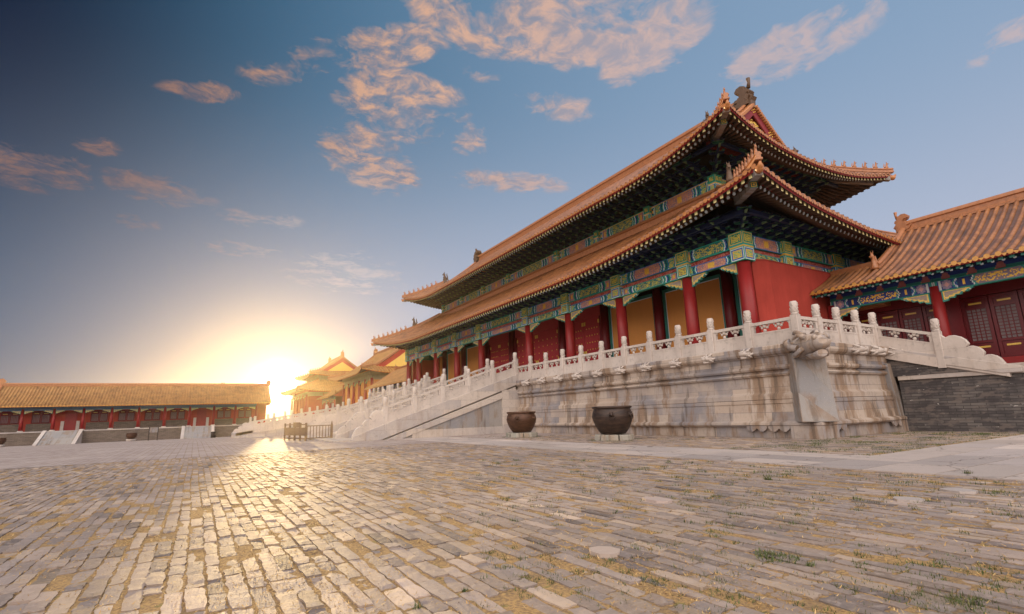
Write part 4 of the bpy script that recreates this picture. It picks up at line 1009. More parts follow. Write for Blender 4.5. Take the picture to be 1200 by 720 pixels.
    m2 = MB(); m2.box(28.0, 38.5, y0-link_lo, y1+link_hi, 2.15, ZP); m2.build('plinth', M['stair'], root)
    return rf
def sideupper(u, v, W, Hh, kind):
    f = (u % .95)/.95; q = abs(f-.5)*2
    return ((.50, .24, .10) if q > .3 and q < .4 else (.28, .10, .10)) if q < .4*(1-v/Hh*.6) else ((.012, .03, .16) if v/Hh > .25 else (.02, .16, .15))
gal = thing('side_gallery', (33, 0, 2.2), 'low side gallery with amber tiled roof, blue painted beams and red lattice doors', 'gallery')
gcols = [14.0, 9.45, 4.9, .35, -4.2, -8.75, -13.3]
rfg = gallery(gal, -15.0, 11.9, gcols, False, True, 0, 2.35)
# lattice doors set back behind the columns
for bi in range(len(gcols)-1):
    hi, lo = gcols[bi]-.25, gcols[bi+1]+.25; n = 4; w = (hi-lo)/n
    for k in range(n):
        mb = MB(); lattice_leaf(mb, lambda t, o, z: (30.28-o, t, z), lo+k*w+.02, lo+(k+1)*w-.02, 2.95, 5.75, 3.75)
        mb.build('lattice_door', [M['sidedoor'], M['paper'], M['gold']], gal)
for y in gcols:
    mb = MB(); mb.box(30.0, 30.3, y-.28, y+.28, 2.55, 6.4); mb.build('wall_post', M['darkred'], gal)
mb = MB(); mb.box(30.02, 30.3, -15, 14.0, 2.56, 2.93); mb.build('door_sill', M['red'], gal)
mb = MB(); mb.box(30.1, 30.35, -15, 14, 5.78, 6.6); mb.build('transom_board', M['darkred'], gal)
# brick platforms beside the terrace
def platform(y0, y1, label, far=False):
    p = thing('brick_platform', (30, (y0+y1)/2, 0), label, 'platform')
    m = 'farbrick' if far else 'brick'
    mb = MB(); mb.box(24.78, 29.0, y0, y1, -1.2, 2.03); mb.build('brick_wall', M[m], p)
    mb = MB(); mb.box(24.70, 28.0, y0, y1, 2.03, 2.22); mb.build('coping', M['stair'], p, bevel=.015)
    return p
platform(-16, 10.05, 'dark old brick platform with pale stone coping under the amber roofed side gallery')
platform(67.2, 176, 'long hazy platform beyond the marble terrace, under the far golden roofs', True)
# retaining step behind the doors: raised dark base at far right
mb = MB(); mb.box(27.3, 28.02, -16, 6.7, 2.22, 2.56); mb.build('plinth_step', M['brick'], gal)

# ------------------------------------------------------------------ distant halls beyond (left of the main hall)
def far_hall(nm, label, x0, x1, y0, y1, ze, a, b, G_, U, zf, double=None, sp=.6):
    root = thing(nm, ((x0+x1)/2, (y0+y1)/2, zf), label, 'hall')
    D = (x1-x0)/2; rf = Roof(x0, x1, y0, y1, ze, a, b, U, 7, .5)
    def dm(side):
        lo, hi = rf.along(side)
        if side in (0, 2): return lambda t: (max(0, min(t-lo, hi-t)) if min(t-lo, hi-t) < G_ else D)
        return lambda t: max(0, min(G_+.05, t-lo, hi-t))
    tm = [M['tile_far'], M['capside'], M['tile_far'], M['soffit'], M['redboard']]
    def mk(rf_, dm_, name):
        mb = MB()
        for s_ in range(4): rf_.tiles(mb, s_, dm_(s_), sp, .14, 5, 4, uvx=s_*99, cap=1); rf_.under(mb, s_, 3)
        return mb.build(name, tm, root)
    ro = mk(rf, dm, 'upper_roof' if double else 'roof'); zr = ze+rf.prof(D); xm = (x0+x1)/2
    mb = MB(); ridge_sweep(mb, [Vector((xm, y0+G_, zr-.1)), Vector((xm, y1-G_, zr-.1))], .3, .8); mb.build('main_ridge', M['ridge'], ro)
    for y, sg in ((y0+G_+.2, 1), (y1-G_-.2, -1)): mb = MB(); chiwen(mb, (xm, y, zr-.2), sg, 1.2); mb.build('ridge_dragon', M['ridge'], ro)
    for y, sg in ((y0+G_, -1), (y1-G_, 1)):
        pts = [(x0+G_+(D-G_)*i/8, ze+rf.prof(G_+(D-G_)*i/8)) for i in range(9)]; pts += [(2*xm-x, z) for x, z in pts[::-1][1:]]
        mb = MB(); mb.prism([(pts[0][0], pts[0][1]-.3)]+pts+[(pts[-1][0], pts[-1][1]-.3)], lambda a_, b_, t: (a_, y+sg*t, b_-.15), -.2, .1); gb = mb.build('gable_wall', M['redwall'], ro)
        zb = pts[0][1]; mb = MB(); mb.prism([(xm-(D-G_)*.66, zb+.15), (xm-(D-G_)*.3, zb+(zr-zb)*.38), (xm, zr-1.5), (xm+(D-G_)*.3, zb+(zr-zb)*.38), (xm+(D-G_)*.66, zb+.15)], lambda a_, b_, t: (a_, y+sg*t, b_), .1, .2); mb.build('gilt_gable_field', M['gold'], gb)
        for sx in (0, 1):
            path = [Vector((x if not sx else 2*xm-x, y, z)) for x, z in pts[:9]]; mb = MB(); ridge_sweep(mb, path, .25, .5); mb.build('descending_ridge', M['ridge'], ro)
    def hp(rf_, par, d1):
        for cx in (-1, 1):
            for cy in (-1, 1):
                mb = MB(); ridge_sweep(mb, rf_.hipline((cx, cy), -.1, d1, 10, .05), .2, .42); mb.build('hip_ridge', M['ridge'], par)
                for k in range(6): inst('ridge_beast', BEAST, par, rf_.hipline((cx, cy), .2+k*.5, .3+k*.5, 1, .4)[0], math.atan2(cy, cx)+math.pi, (1.3,)*3)
    hp(rf, ro, G_)
    bx0, bx1, by0, by1 = x0+2.6, x1-2.6, y0+2.6, y1-2.6; zt = ze
    mb = MB(); mb.box(bx0+.2, bx1-.2, by0+.2, by1-.2, (double[0]+1 if double else zf), ze+1.0); mb.build('wall', M['ochre'] if not double else M['redwall'], root)
    mb = MB(); mb.box(bx0-.4, bx1+.4, by0-.4, by1+.4, ze-.15, ze+.6); mb.build('bracket_band', M['farbeam'], root)
    mb = MB(); mb.box(bx0-.05, bx1+.05, by0-.05, by1+.05, ze-1.15, ze-.15); mb.build('beam_band', M['farbeam'], root)
    if double:
        z2, e2 = double; rf2 = Roof(x0-e2, x1+e2, y0-e2, y1+e2, z2, .45, .02, U, 8, .5); D2 = e2+2.5
        def dm2(side):
            lo, hi = rf2.along(side); return lambda t: max(0, min(D2, t-lo, hi-t))
        r2 = mk(rf2, dm2, 'lower_roof'); hp(rf2, r2, D2)
        bx0, bx1, by0, by1 = x0-e2+2.6, x1+e2-2.6, y0-e2+2.6, y1+e2-2.6; zt = z2
        mb = MB(); mb.box(bx0+.6, bx1-.6, by0+.6, by1-.6, zf, z2+.8); mb.build('lower_wall', M['redwall'], root)
        mb = MB(); mb.box(bx0-.05, bx1+.05, by0-.05, by1+.05, z2-1.15, z2-.1); mb.build('beam_band', M['farbeam'], root)
    ny = int((by1-by0)/4.4); nx = int((bx1-bx0)/4)
    for i in range(ny+1):
        y = by0+(by1-by0)*i/ny; column('column', bx0-.05, y, zf, zt-1.0, .32, root, n=10)
        if i < ny:
            for s_, yy in ((1, y+.3), (-1, by0+(by1-by0)*(i+1)/ny-.3)): inst('corbel_brace', QT, root, (bx0-.08, yy, zt-1.15), math.pi/2 if s_ > 0 else -math.pi/2)
    for i in range(1, nx+1): column('column', bx0+(bx1-bx0)*i/nx, by0-.05, zf, zt-1.0, .32, root, n=10)
    return root
far_hall('distant_gate', 'hazy golden roofed hall with gilt gable just beyond the grand hall\'s far end', 27, 46.6, 100, 128, 10.2, .42, .0235, 2.8, .8, 2.2)
far_hall('distant_pavilion', 'farthest two-tiered golden pavilion with gilt gable, beside the sun glare', 26.3, 44.3, 150, 173, 13.6, .42, .0235, 3.0, .8, 2.2, double=(9.2, 3.5))
for (a, b, lab) in ((64.9, 98.5, 'lower golden roofed gallery joining the grand hall to the hazy distant hall'), (130, 144, 'low golden roofed gallery between the two distant halls')):
    g = thing('link_gallery', (33, (a+b)/2, 2.2), lab, 'gallery')
    nc = int((b-a)/4.5); gallery(g, a, b, [a+(b-a)*i/nc for i in range(nc+1)][::1], True, True, 2.0 if a < 70 else 0, 0, sp=.6, detail=False)

# ------------------------------------------------------------------ long gallery closing the court on the left
def long_gallery():
    root = thing('long_gallery', (-8, 110, 1), 'long low gallery with amber tiled roof and red columns closing the far left', 'gallery')
    XA, XB = -27.0, 12.0; yE = 108.0; ze = 4.95
    # build directly facing -Y: eave at y=108, ridge y=113.5
    rf = Roof(XA, XB, yE, yE+11, ze, .46, .031, hip=False); D = 5.5
    mb = MB(); rf.tiles(mb, 1, lambda t: D, .42, .11, 8, 4); rf.tiles(mb, 3, lambda t: D, 1.2, .2, 4, 4, cap=0); rf.under(mb, 1, 2.0, -.16)
    ro = mb.build('roof', [M['tile_far'], M['capside'], M['tile_far'], M['soffit'], M['redboard']], root); zr = ze+rf.prof(D)
    mb = MB(); ridge_sweep(mb, [Vector((XA, yE+D, zr-.1)), Vector((XB, yE+D, zr-.1))], .22, .6); mb.build('main_ridge', M['ridge'], ro)
    for x, sg in ((XA, 1), (XB, -1)):
        mb = MB()
        pol = [(-.3, 0), (.5, 0), (.7, .3), (.35, .5), (.5, .8), (.1, 1.2), (-.35, 1.1), (-.45, .5)]
        mb.prism(pol, lambda a, b, t: (x+sg*a, yE+D+t, zr+b), -.2, .2); mb.build('ridge_dragon', M['ridge'], ro)
        path = [rf.pt(1, x+sg*.1, D*(1-i/10)+.1, 0) for i in range(11)]; mb = MB(); ridge_sweep(mb, path, .2, .4); mb.build('descending_ridge', M['ridge'], ro)
        g = MB(); pts = [(rf.y0+D*i/10, rf.z0+rf.prof(D*i/10)-.2) for i in range(11)]; pts += [(2*(yE+D)-y, z) for y, z in pts[::-1][1:]]
        g.prism(pts+[(yE+10.8, 4.6), (yE+.2, 4.6)], lambda a, b, t: (x+t+sg*.15, a, b), -.1, .1); g.build('gable_wall', M['redwall'], root)
    xs = [-26.9, -23.2, -19.4, -15.7, -12.0, -8.3, -4.6, -.9, 2.85, 6.3, 9.8]
    for i, x in enumerate(xs):
        column('column', x, 110, 1.1, 4.4, .24, root, n=10)
        if i:
            c = (x+xs[i-1])/2; W = x-xs[i-1]
            mb = MB(); mb.box(xs[i-1], x, 109.85, 110.1, 4.3, 4.85); mb.build('beam', paintmat('faded_blue', (.10, .16, .24), .6, .3) if i == 1 else bpy.data.materials['faded_blue'], root)
            for s_ in (-1, 1): inst('corbel_brace', QT, root, (c+s_*(W/2-.2), 109.9, 4.3), 0 if s_ < 0 else math.pi, (.85, 1, .8))
            if i in (3, 8):
                mb = MB(); mb.box(c-.75, c+.75, 111.9, 112.05, 1.1, 4.0); d = mb.build('door', M['red'], root)
                for s_ in (-1, 1): m_ = MB(); m_.box(c+s_*1.0-.22, c+s_*1.0+.22, 111.8, 111.98, 1.1, 2.6); m_.build('door_pier', M['marble'], root)
            else:
                mb = MB(); lattice_leaf(mb, lambda t, o, z: (t, 112-o*2, z), c-1.15, c-.02, 2.35, 4.2, 2.5); lattice_leaf(mb, lambda t, o, z: (t, 112-o*2, z), c+.02, c+1.15, 2.35, 4.2, 2.5)
                mb.build('window', [M['darkred'], M['paper'], M['gold']], root)
            m_ = MB(); m_.box(xs[i-1]+.2, x-.2, 111.88, 111.98, 1.1, 2.3)
            if i not in (3, 8): m_.build('brick_dado', M['farbrick'], root)
    mb = MB(); mb.box(XA+.3, XB-.3, 112, 116, 1.0, 6.2); mb.build('wall', M['redwall'], root)
    t = thing('gallery_terrace', (-8, 107, 0), 'low brown brick terrace with pale coping under the long gallery on the far left', 'terrace')
    mb = MB(); mb.box(-45, 16, 107, 117, -1.6, .92); mb.build('brick_wall', M['farbrick'], t)
    mb = MB(); mb.box(-45, 16, 106.9, 117, .92, 1.10); mb.build('coping', M['stair'], t)
    for x0, lab in ((-19.5, 'sloping paved ramp with pale kerbs, nearer the left end of the long gallery'), (-1.4, 'sloping paved ramp with pale kerbs, the one nearer the sun glare')):
        r_ = thing('ramp', (x0+2, 105, -.9), lab, 'ramp', 'ramps of the long gallery')
        mb = MB(); mb.prism([(107, 1.06), (102.2, -.85), (102.2, -1.6), (107, -1.6)], lambda a, b, t: (t, a, b), x0, x0+4.2); mb.build('ramp_paving', M['pier'], r_)
        for xx in (x0-.2, x0+4.2):
            mb = MB(); mb.prism([(107.05, 1.2), (101.8, -.82), (101.8, -1.6), (107.05, -1.6)], lambda a, b, t: (t, a, b), xx-.22, xx+.22); mb.build('kerb', M['marble'], r_)
long_gallery()

# ------------------------------------------------------------------ ground
def gz(y): 
    q = max(0.0, min(1.0, (y-45)/60)); return -.95*q
def ground():
    m, T, b = newmat('soil_and_straw', .95, .1); p = pos(T)
    n = T.noise(p, 2.2, 6, .6); n2 = T.noise(p, 40, 5, .65); n3 = T.noise(p, .5, 4, .5)
    c = T.mix(T.step(n2, .35, .62), (.25, .165, .10), (.47, .30, .13)); c = T.mix(T.m('MULTIPLY', T.step(n, .5, .7), .6), c, (.17, .13, .10))
    c = T.mix(T.m('MULTIPLY', T.step(T.noise(p, 7, 4), .60, .70), .5), c, (.12, .15, .045))
    T.put(b.inputs['Base Color'], c); bump(T, b, n2, .8, .02)
    ys = [-390, -60, 0, 45, 50, 60, 70, 80, 90, 100, 105, 130, 390]; xs = [-390, -60, -20, 20, 60, 390]; mb = MB()
    for i in range(len(ys)-1):
        for j in range(len(xs)-1):
            mb.quad((xs[j], ys[i], gz(ys[i])-.007), (xs[j+1], ys[i], gz(ys[i])-.007), (xs[j+1], ys[i+1], gz(ys[i+1])-.007), (xs[j], ys[i+1], gz(ys[i+1])-.007))
    mb.build('ground', m, kind='structure')
    # fine paving of the far court
    m, T, b = newmat('fine_paving', .78, .35); p = pos(T); X, Y, Z = T.xyz(p)
    br = T.node('ShaderNodeTexBrick'); T.put(br.inputs['Vector'], T.comb(Y, X, 0.0)); br.inputs['Scale'].default_value = 1
    br.inputs['Brick Width'].default_value = .55; br.inputs['Row Height'].default_value = .26; br.inputs['Mortar Size'].default_value = .014
    br.inputs['Color1'].default_value = (.30, .235, .215, 1); br.inputs['Color2'].default_value = (.40, .325, .295, 1); br.inputs['Mortar'].default_value = (.25, .18, .13, 1)
    n = T.noise(p, .35, 6, .6); c = T.mix(T.m('MULTIPLY', T.step(n, .45, .65), .5), br.outputs[0], (.45, .37, .335)); T.put(b.inputs['Base Color'], c)
    bump(T, b, T.m('ADD', T.m('MULTIPLY', br.outputs[1], -1.0), T.noise(p, 8, 5)), .6, .02)
    mb = MB(); yy = [23.4, 45, 55, 65, 75, 85, 95, 105, 120]
    for i in range(len(yy)-1): mb.quad((-60, yy[i], gz(yy[i])+.004), (24.7, yy[i], gz(yy[i])+.004), (24.7, yy[i+1], gz(yy[i+1])+.004), (-60, yy[i+1], gz(yy[i+1])+.004))
    mb.build('court_paving', m, kind='structure')
ground()
def bricks():
    mb = MB(); mb.usecol = True; rng = random.Random(3)
    from mathutils import noise as NN
    def addbrick(x0, x1, y0, y1, hi, col, near):
        jx = lambda: rng.uniform(-.010, .010)
        nx, ny = (3, 5) if near else (1, 2)
        tilt = rng.uniform(-.003, .003); tl2 = rng.uniform(-.003, .003); rc = (x1-x0)*.09
        base = len(mb.v); bev = .012
        edge = {}
        W = x1-x0; L = y1-y0
        for j in range(ny+1):
            for i in range(nx+1):
                u, v = i/nx, j/ny; x = x0+W*u; y = y0+L*v
                if (u in (0, 1)): x += jx()*1.0
                if (v in (0, 1)): y += jx()*1.5
                if u in (0, 1) and v in (0, 1): x += (.5-u)*rc*rng.uniform(.1, .9); y += (.5-v)*rc*rng.uniform(.1, .9)
                e = 1 if (u in (0, 1) or v in (0, 1)) else 0
                z = hi+tilt*(u-.5)*2+tl2*(v-.5)*2+(NN.noise(Vector((x*9, y*9, 1)))*.006 if near else 0)-(e*.002)
                mb.v.append((x, y, z))
        idx = lambda i, j: base+j*(nx+1)+i
        for j in range(ny):
            for i in range(nx):
                f = 1+rng.uniform(-.05, .05); mb.face((idx(i, j), idx(i+1, j), idx(i+1, j+1), idx(i, j+1)), 0, tuple(c*f for c in col), None, False)
        per = [idx(i, 0) for i in range(nx+1)]+[idx(nx, j) for j in range(1, ny+1)]+[idx(i, ny) for i in range(nx-1, -1, -1)]+[idx(0, j) for j in range(ny-1, 0, -1)]
        b2 = len(mb.v)
        for k in per: v = mb.v[k]; mb.v.append((v[0], v[1], -.06))
        for k in range(len(per)):
            k2 = (k+1) % len(per); mb.face((per[k], b2+k, b2+k2, per[k2]), 0, tuple(c*.9 for c in col))
    holes = []
    def field(xa, xb, ya, yb, pitch=.128, gap=.014):
        x = xa
        while x < xb-.05:
            pw = pitch*rng.uniform(.92, 1.10); y = ya+rng.uniform(0, .3); wob = rng.uniform(0, 9)
            while y < yb:
                L = rng.choice((.22, .30, .40, .46, .50, .54))*rng.uniform(.92, 1.08); e = min(y+L, yb)
                cx, cy = x+pw/2, (y+e)/2
                vis = cx > -.30*cy-2.2 and cy > .16*cx-1.5
                if vis and e-y > .1:
                    n = NN.noise(Vector((cx*.35, cy*.35, 0))); worn = NN.noise(Vector((cx*.9+7, cy*.9, 3)))
                    if rng.random() < .035+.07*max(0, worn*2-.1): holes.append((cx, cy, pw, e-y))
                    else:
                        f = rng.gauss(1, .15)*(1+.30*n); hue = rng.random()
                        c = (.325, .248, .205) if hue < .45 else (.28, .222, .195) if hue < .72 else (.39, .295, .225) if hue < .92 else (.18, .14, .125)
                        dist = math.hypot(cx, cy); gx = gap*rng.uniform(.6, 1.7)*(1+.8*max(0, worn))
                        dx = .012*math.sin(y*.7+wob)
                        addbrick(x+gx/2+dx, x+pw-gx/2+dx, y+.006+rng.uniform(0, .012), e-.006-rng.uniform(0, .014), .002+rng.gauss(0, .0045)-(.012 if rng.random() < .06 else 0), tuple(q*f for q in c), dist < 9)
                y = e
            x += pw
    field(-9.5, 10.22, -.8, 23.4); field(13.05, 18.5, 6.15, 30.0, .15); field(18.5, 24.7, 6.15, 10.1, .15)
    m = vcolmat('worn_paving_brick', .72, 1.0, 0, 9, .5); T = NT(m.node_tree); b = T.n['Principled BSDF']; p = pos(T)
    a = T.node('ShaderNodeAttribute', attribute_name='Col').outputs[0]
    n = T.noise(p, 14, 8, .68); n2 = T.noise(p, 1.3, 6, .6); n3 = T.noise(p, 70, 4, .6)
    c = T.mix(T.m('MULTIPLY', T.step(n, .50, .68), .5), a, (.46, .37, .32)); c = T.mix(T.m('MULTIPLY', T.step(n2, .5, .68), .45), c, (.26, .205, .18))
    c = T.mix(T.m('MULTIPLY', T.step(n3, .62, .72), .6), c, (.15, .12, .10)); c = T.mix(T.m('MULTIPLY', T.step(T.noise(p, 5, 6, .7), .60, .72), .55), c, (.43, .29, .17))
    T.put(b.inputs['Base Color'], c); bump(T, b, T.m('MULTIPLY_ADD', n, 1.0, T.m('MULTIPLY', n3, .35)), .75, .02)
    mb.build('paving_bricks', m, kind='structure')
    return holes
HOLES = bricks()
def slabs():
    mb = MB(); mb.usecol = True; rng = random.Random(5)
    def slab(x0, x1, y0, y1, z=.012):
        g = .014; f = rng.gauss(1, .12); c = rng.choice(((.44, .365, .325), (.41, .345, .32), (.48, .395, .35))); c = tuple(q*f for q in c)
        t = rng.uniform(-.004, .004); mb.hexa([(x0+g, y0+g, -.1), (x1-g, y0+g, -.1), (x1-g, y1-g, -.1), (x0+g, y1-g, -.1), (x0+g, y0+g, z+t), (x1-g, y0+g, z-t), (x1-g, y1-g, z+t), (x0+g, y1-g, z-t)], 0, c)
    for (a, b) in ((10.25, 11.15), (11.15, 12.1), (12.1, 13.02)):
        y = 6.1
        while y < 62: L = rng.uniform(.9, 2.2); slab(a, b, y, y+L, .012+gz(y)); y += L
    y = 6.1
    while y > -14:
        w = rng.uniform(.75, 1.15); x = 10.25
        while x < 24.6: L = rng.uniform(1.0, 2.6); slab(x, min(x+L, 24.7), y-w, y); x += L
        y -= w
    for (x, y, w, l) in ((3.05, 3.62, .26, .30), (8.6, 3.05, .36, .40), (7.45, 3.15, .30, .36), (5.3, 5.15, .26, .50)):
        n = 8; c = tuple(q*rng.uniform(.95, 1.1) for q in (.42, .345, .30)); pol = [(w/2*math.cos(2*math.pi*k/n+.4)*rng.uniform(.85, 1.1), l/2*math.sin(2*math.pi*k/n+.4)*rng.uniform(.85, 1.1)) for k in range(n)]
        mb.prism(pol, lambda a, b, t: (x+a, y+b, t), -.05, .026, 0, c)
    m = vcolmat('path_slab', .6, 1.0, 0, 3, .35); T = NT(m.node_tree); b = T.n['Principled BSDF']; p = pos(T); a = T.node('ShaderNodeAttribute', attribute_name='Col').outputs[0]
    n = T.noise(p, 2.0, 7, .65); n2 = T.noise(p, 25, 5, .6)
    vo = T.node('ShaderNodeTexVoronoi', feature='DISTANCE_TO_EDGE'); T.put(vo.inputs['Vector'], T.v('ADD', p, T.v('MULTIPLY', T.noise(p, 1.5, 5, .6, 1), (.9, .9, 0)))); vo.inputs['Scale'].default_value = .55
    cr = T.m('SUBTRACT', 1.0, T.step(vo.outputs[0], 0.0, .014))
    c = T.mix(T.m('MULTIPLY', T.step(n, .45, .7), .5), a, (.36, .30, .27)); c = T.mix(T.m('MULTIPLY', T.step(n2, .5, .7), .3), c, (.58, .50, .44)); c = T.mix(T.m('MULTIPLY', cr, .75), c, (.12, .09, .07))
    T.put(b.inputs['Base Color'], c); bump(T, b, T.m('ADD', T.m('MULTIPLY', cr, -1.0), T.m('MULTIPLY', n2, .5)), .5, .02)
    mb.build('stone_path', m, kind='structure')
slabs()
def straw_and_weeds():
    rng = random.Random(11); from mathutils import noise as NN
    mb = MB(); mb.usecol = True
    def blade(x, y, z, L, w, yaw, pitch, c):
        d = Vector((math.cos(yaw)*math.cos(pitch), math.sin(yaw)*math.cos(pitch), math.sin(pitch))); s = Vector((-math.sin(yaw), math.cos(yaw), 0))*w
        p = Vector((x, y, z)); n = len(mb.v); mb.v += [tuple(p-s), tuple(p+s), tuple(p+d*L)]; mb.face((n, n+1, n+2), 0, c)
    def straw(x, y, sc=1.0):
        f = rng.uniform(.6, 1.3); c = rng.choice(((.58, .35, .13), (.48, .28, .10), (.62, .42, .18), (.34, .22, .10)))
        blade(x, y, rng.uniform(-.012, .012), rng.uniform(.012, .04)*sc, rng.uniform(.0015, .004)*sc, rng.uniform(0, 6.28), rng.uniform(.0, .55), tuple(q*f for q in c))
    n = 0
    while n < 42000:
        d = 1.9+12.5*rng.random()**1.35; a = rng.uniform(-.36, 1.42); x, y = d*math.sin(a), d*math.cos(a)
        if x > 10.2 or (x < -8): continue
        dens = NN.noise(Vector((x*.8, y*.8, 5)))+.5*NN.noise(Vector((x*2.5, y*2.5, 9)))
        if rng.random() > .45+dens*.8: continue
        x = x; straw(x, y, 1+d*.05); n += 1
    for (x, y, w, l) in HOLES:
        d = math.hypot(x, y)
        if d > 16: continue
        for _ in range(int(45 if d < 8 else 22)): straw(x+rng.uniform(-.5, .5)*w, y+rng.uniform(-.5, .5)*l, 1.1+d*.05)
    ob = mb.build('dry_grass', vcolmat('dry_grass', .8, 1.0), kind='stuff')
    mb.__init__(); mb.usecol = True
    def tuft(x, y, r, h, k):
        for _ in range(k):
            a = rng.uniform(0, 6.28); q = r*math.sqrt(rng.random()); f = rng.uniform(.6, 1.4); g = rng.choice(((.07, .105, .028), (.10, .12, .035), (.05, .075, .022), (.16, .145, .06)))
            blade(x+q*math.cos(a), y+q*math.sin(a), -.01, h*rng.uniform(.5, 1.2), h*rng.uniform(.05, .11), rng.uniform(0, 6.28), rng.uniform(.3, 1.4), tuple(v*f for v in g))
    def gp(px, py):
        r = pray(px, py); t = -H/r.z; return r.x*t, r.y*t
    for (px, py, r, h, k) in ((912, 655, .16, .055, 260), (900, 650, .10, .05, 110), (950, 664, .03, .06, 50), (1130, 706, .09, .055, 170), (1090, 702, .12, .035, 150), (1075, 697, .05, .04, 60), (780, 679, .03, .03, 50), (830, 685, .025, .025, 30), (855, 700, .03, .03, 40), (545, 692, .03, .04, 40),
                              (490, 712, .03, .05, 40), (1185, 580, .25, .06, 120), (1160, 577, .2, .06, 100), (1134, 556, .05, .09, 60), (1050, 567, .22, .05, 90), (900, 563, .05, .1, 60), (860, 603, .07, .05, 60), (630, 640, .05, .04, 40), (700, 562, .3, .05, 120), (900, 578, .3, .05, 110), (846, 624, .12, .04, 60), (940, 615, .12, .04, 60), (1130, 625, .05, .05, 30), (455, 616, .03, .05, 40), (845, 650, .05, .04, 40), (1010, 640, .05, .04, 40)):
        x, y = gp(px, py); tuft(x, y, r, h, k)
    for _ in range(1500):
        px = rng.uniform(560, 1200)**1.0; py = 540+180*rng.random()**1.4; x, y = gp(px, py)
        if x > 10.1: continue
        if NN.noise(Vector((x*.6, y*.6, 2))) < rng.uniform(-.35, .45): continue
        d = math.hypot(x, y); tuft(x, y, .03+.006*d, .022+.0045*d, rng.randint(8, 22))
    for _ in range(140):
        x = rng.uniform(-4, 5); y = rng.uniform(2, 16)
        tuft(x, y, .03, .03, 6)
    for _ in range(560):                       # strip between path and terrace
        x = rng.uniform(13.1, 24.4); y = rng.uniform(6.15, 10.0) if rng.random() < .75 else rng.uniform(10, 27)
        if y > 10 and x > 18.3: continue
        if NN.noise(Vector((x*.5, y*1.4, 8))) < -.02 and y > 6.5: continue
        tuft(x, y, .22, .07, 34)
    for (x, y) in ((15.2, 16.9), (15.1, 24.1)):
        for _ in range(60): a = rng.uniform(0, 6.28); tuft(x+1.0*math.cos(a), y+1.0*math.sin(a), .1, .06, 12)
    mb.build('weeds', vcolmat('weeds', .7, 1.0), kind='stuff')
straw_and_weeds()

# ------------------------------------------------------------------ iron vats
def vat(x, y, s, mat, label, ring_ang):
    root = thing('iron_vat', (x, y, .26), label, 'vat')
    prof = [(.40, 0), (.52, .0), (.62, .12), (.74, .32), (.83, .55), (.865, .72), (.84, .88), (.79, 1.0), (.775, 1.04), (.84, 1.06), (.85, 1.13), (.80, 1.15), (.74, 1.12), (.76, .98), (.70, .4), (.45, .06)]
    mb = MB(); mb.lathe([(a*s, b*s) for a, b in prof], (x, y, .26), 40)
    mb.lathe([(.868*s, .70*s), (.885*s, .715*s), (.868*s, .73*s)], (x, y, .26), 40, caps=False)
    b = mb.build('vat_body', mat, root)
    for a in ring_ang:
        d = Vector((math.cos(a), math.sin(a), 0)); t = Vector((-d.y, d.x, 0)); c = Vector((x, y, .26+.80*s))+d*.86*s
        mb = MB(); mb.ball(c+d*.0, .10*s, 0, 10, 6, True, (1, 1, 1.1)); mb.ball(c+d*.09*s+Vector((0, 0, -.02)), .05*s); mb.ball(c+t*.06*s+d*.06*s+Vector((0, 0, .07*s)), .03*s); mb.ball(c-t*.06*s+d*.06*s+Vector((0, 0, .07*s)), .03*s)
        mk = mb.build('beast_mask', mat, root)
        mb = MB(); mb.tube([c+d*(.07+.02*math.sin(k))*s+t*(.115*s*math.cos(2*math.pi*k/16))+Vector((0, 0, -.08*s+.115*s*math.sin(2*math.pi*k/16))) for k in range(17)], .018*s, 6); mb.build('ring_handle', mat, mk)
    return root
vat(15.2, 16.95, .99, M['iron'], 'big dark brown iron vat, the larger and nearer of the two by the terrace', (math.radians(226), math.radians(286), math.radians(106)))
vat(15.05, 24.0, .93, M['rust'], 'rusty reddish iron vat, the smaller of the two by the terrace, beside the stair', (math.radians(222), math.radians(290), math.radians(110)))
MOSS = stonemat('mossy_block', (3, 4), ((.33, .30, .25), (.24, .24, .19), (.40, .36, .31)), .8, .8, 0)
for (x, y, lab) in ((15.2, 16.95, 'ring of rough pale stone blocks under the larger dark vat'), (15.05, 24.0, 'ring of rough pale stone blocks under the rusty vat')):
    root = thing('stone_block_base', (x, y, 0), lab, 'stone base')
    for k in range(6):
        a0 = k*math.pi/3+.12+random.uniform(-.05, .05); a1 = a0+math.pi/3-.10; ri, ro = .35, .84+random.uniform(-.04, .04); mb = MB(); h = .26-random.uniform(0, .05)
        ps = [(ri, a0), (ro, a0), (ro*1.03, (a0+a1)/2), (ro, a1), (ri, a1)]
        mb.sweep([[(x+r_*f*math.cos(a), y+r_*f*math.sin(a), z) for r_, a in ps] for z, f in ((-.02, 1.0), (h-.03, .98), (h, .93))], 0); mb.build('stone_block', MOSS, root, bevel=.02)

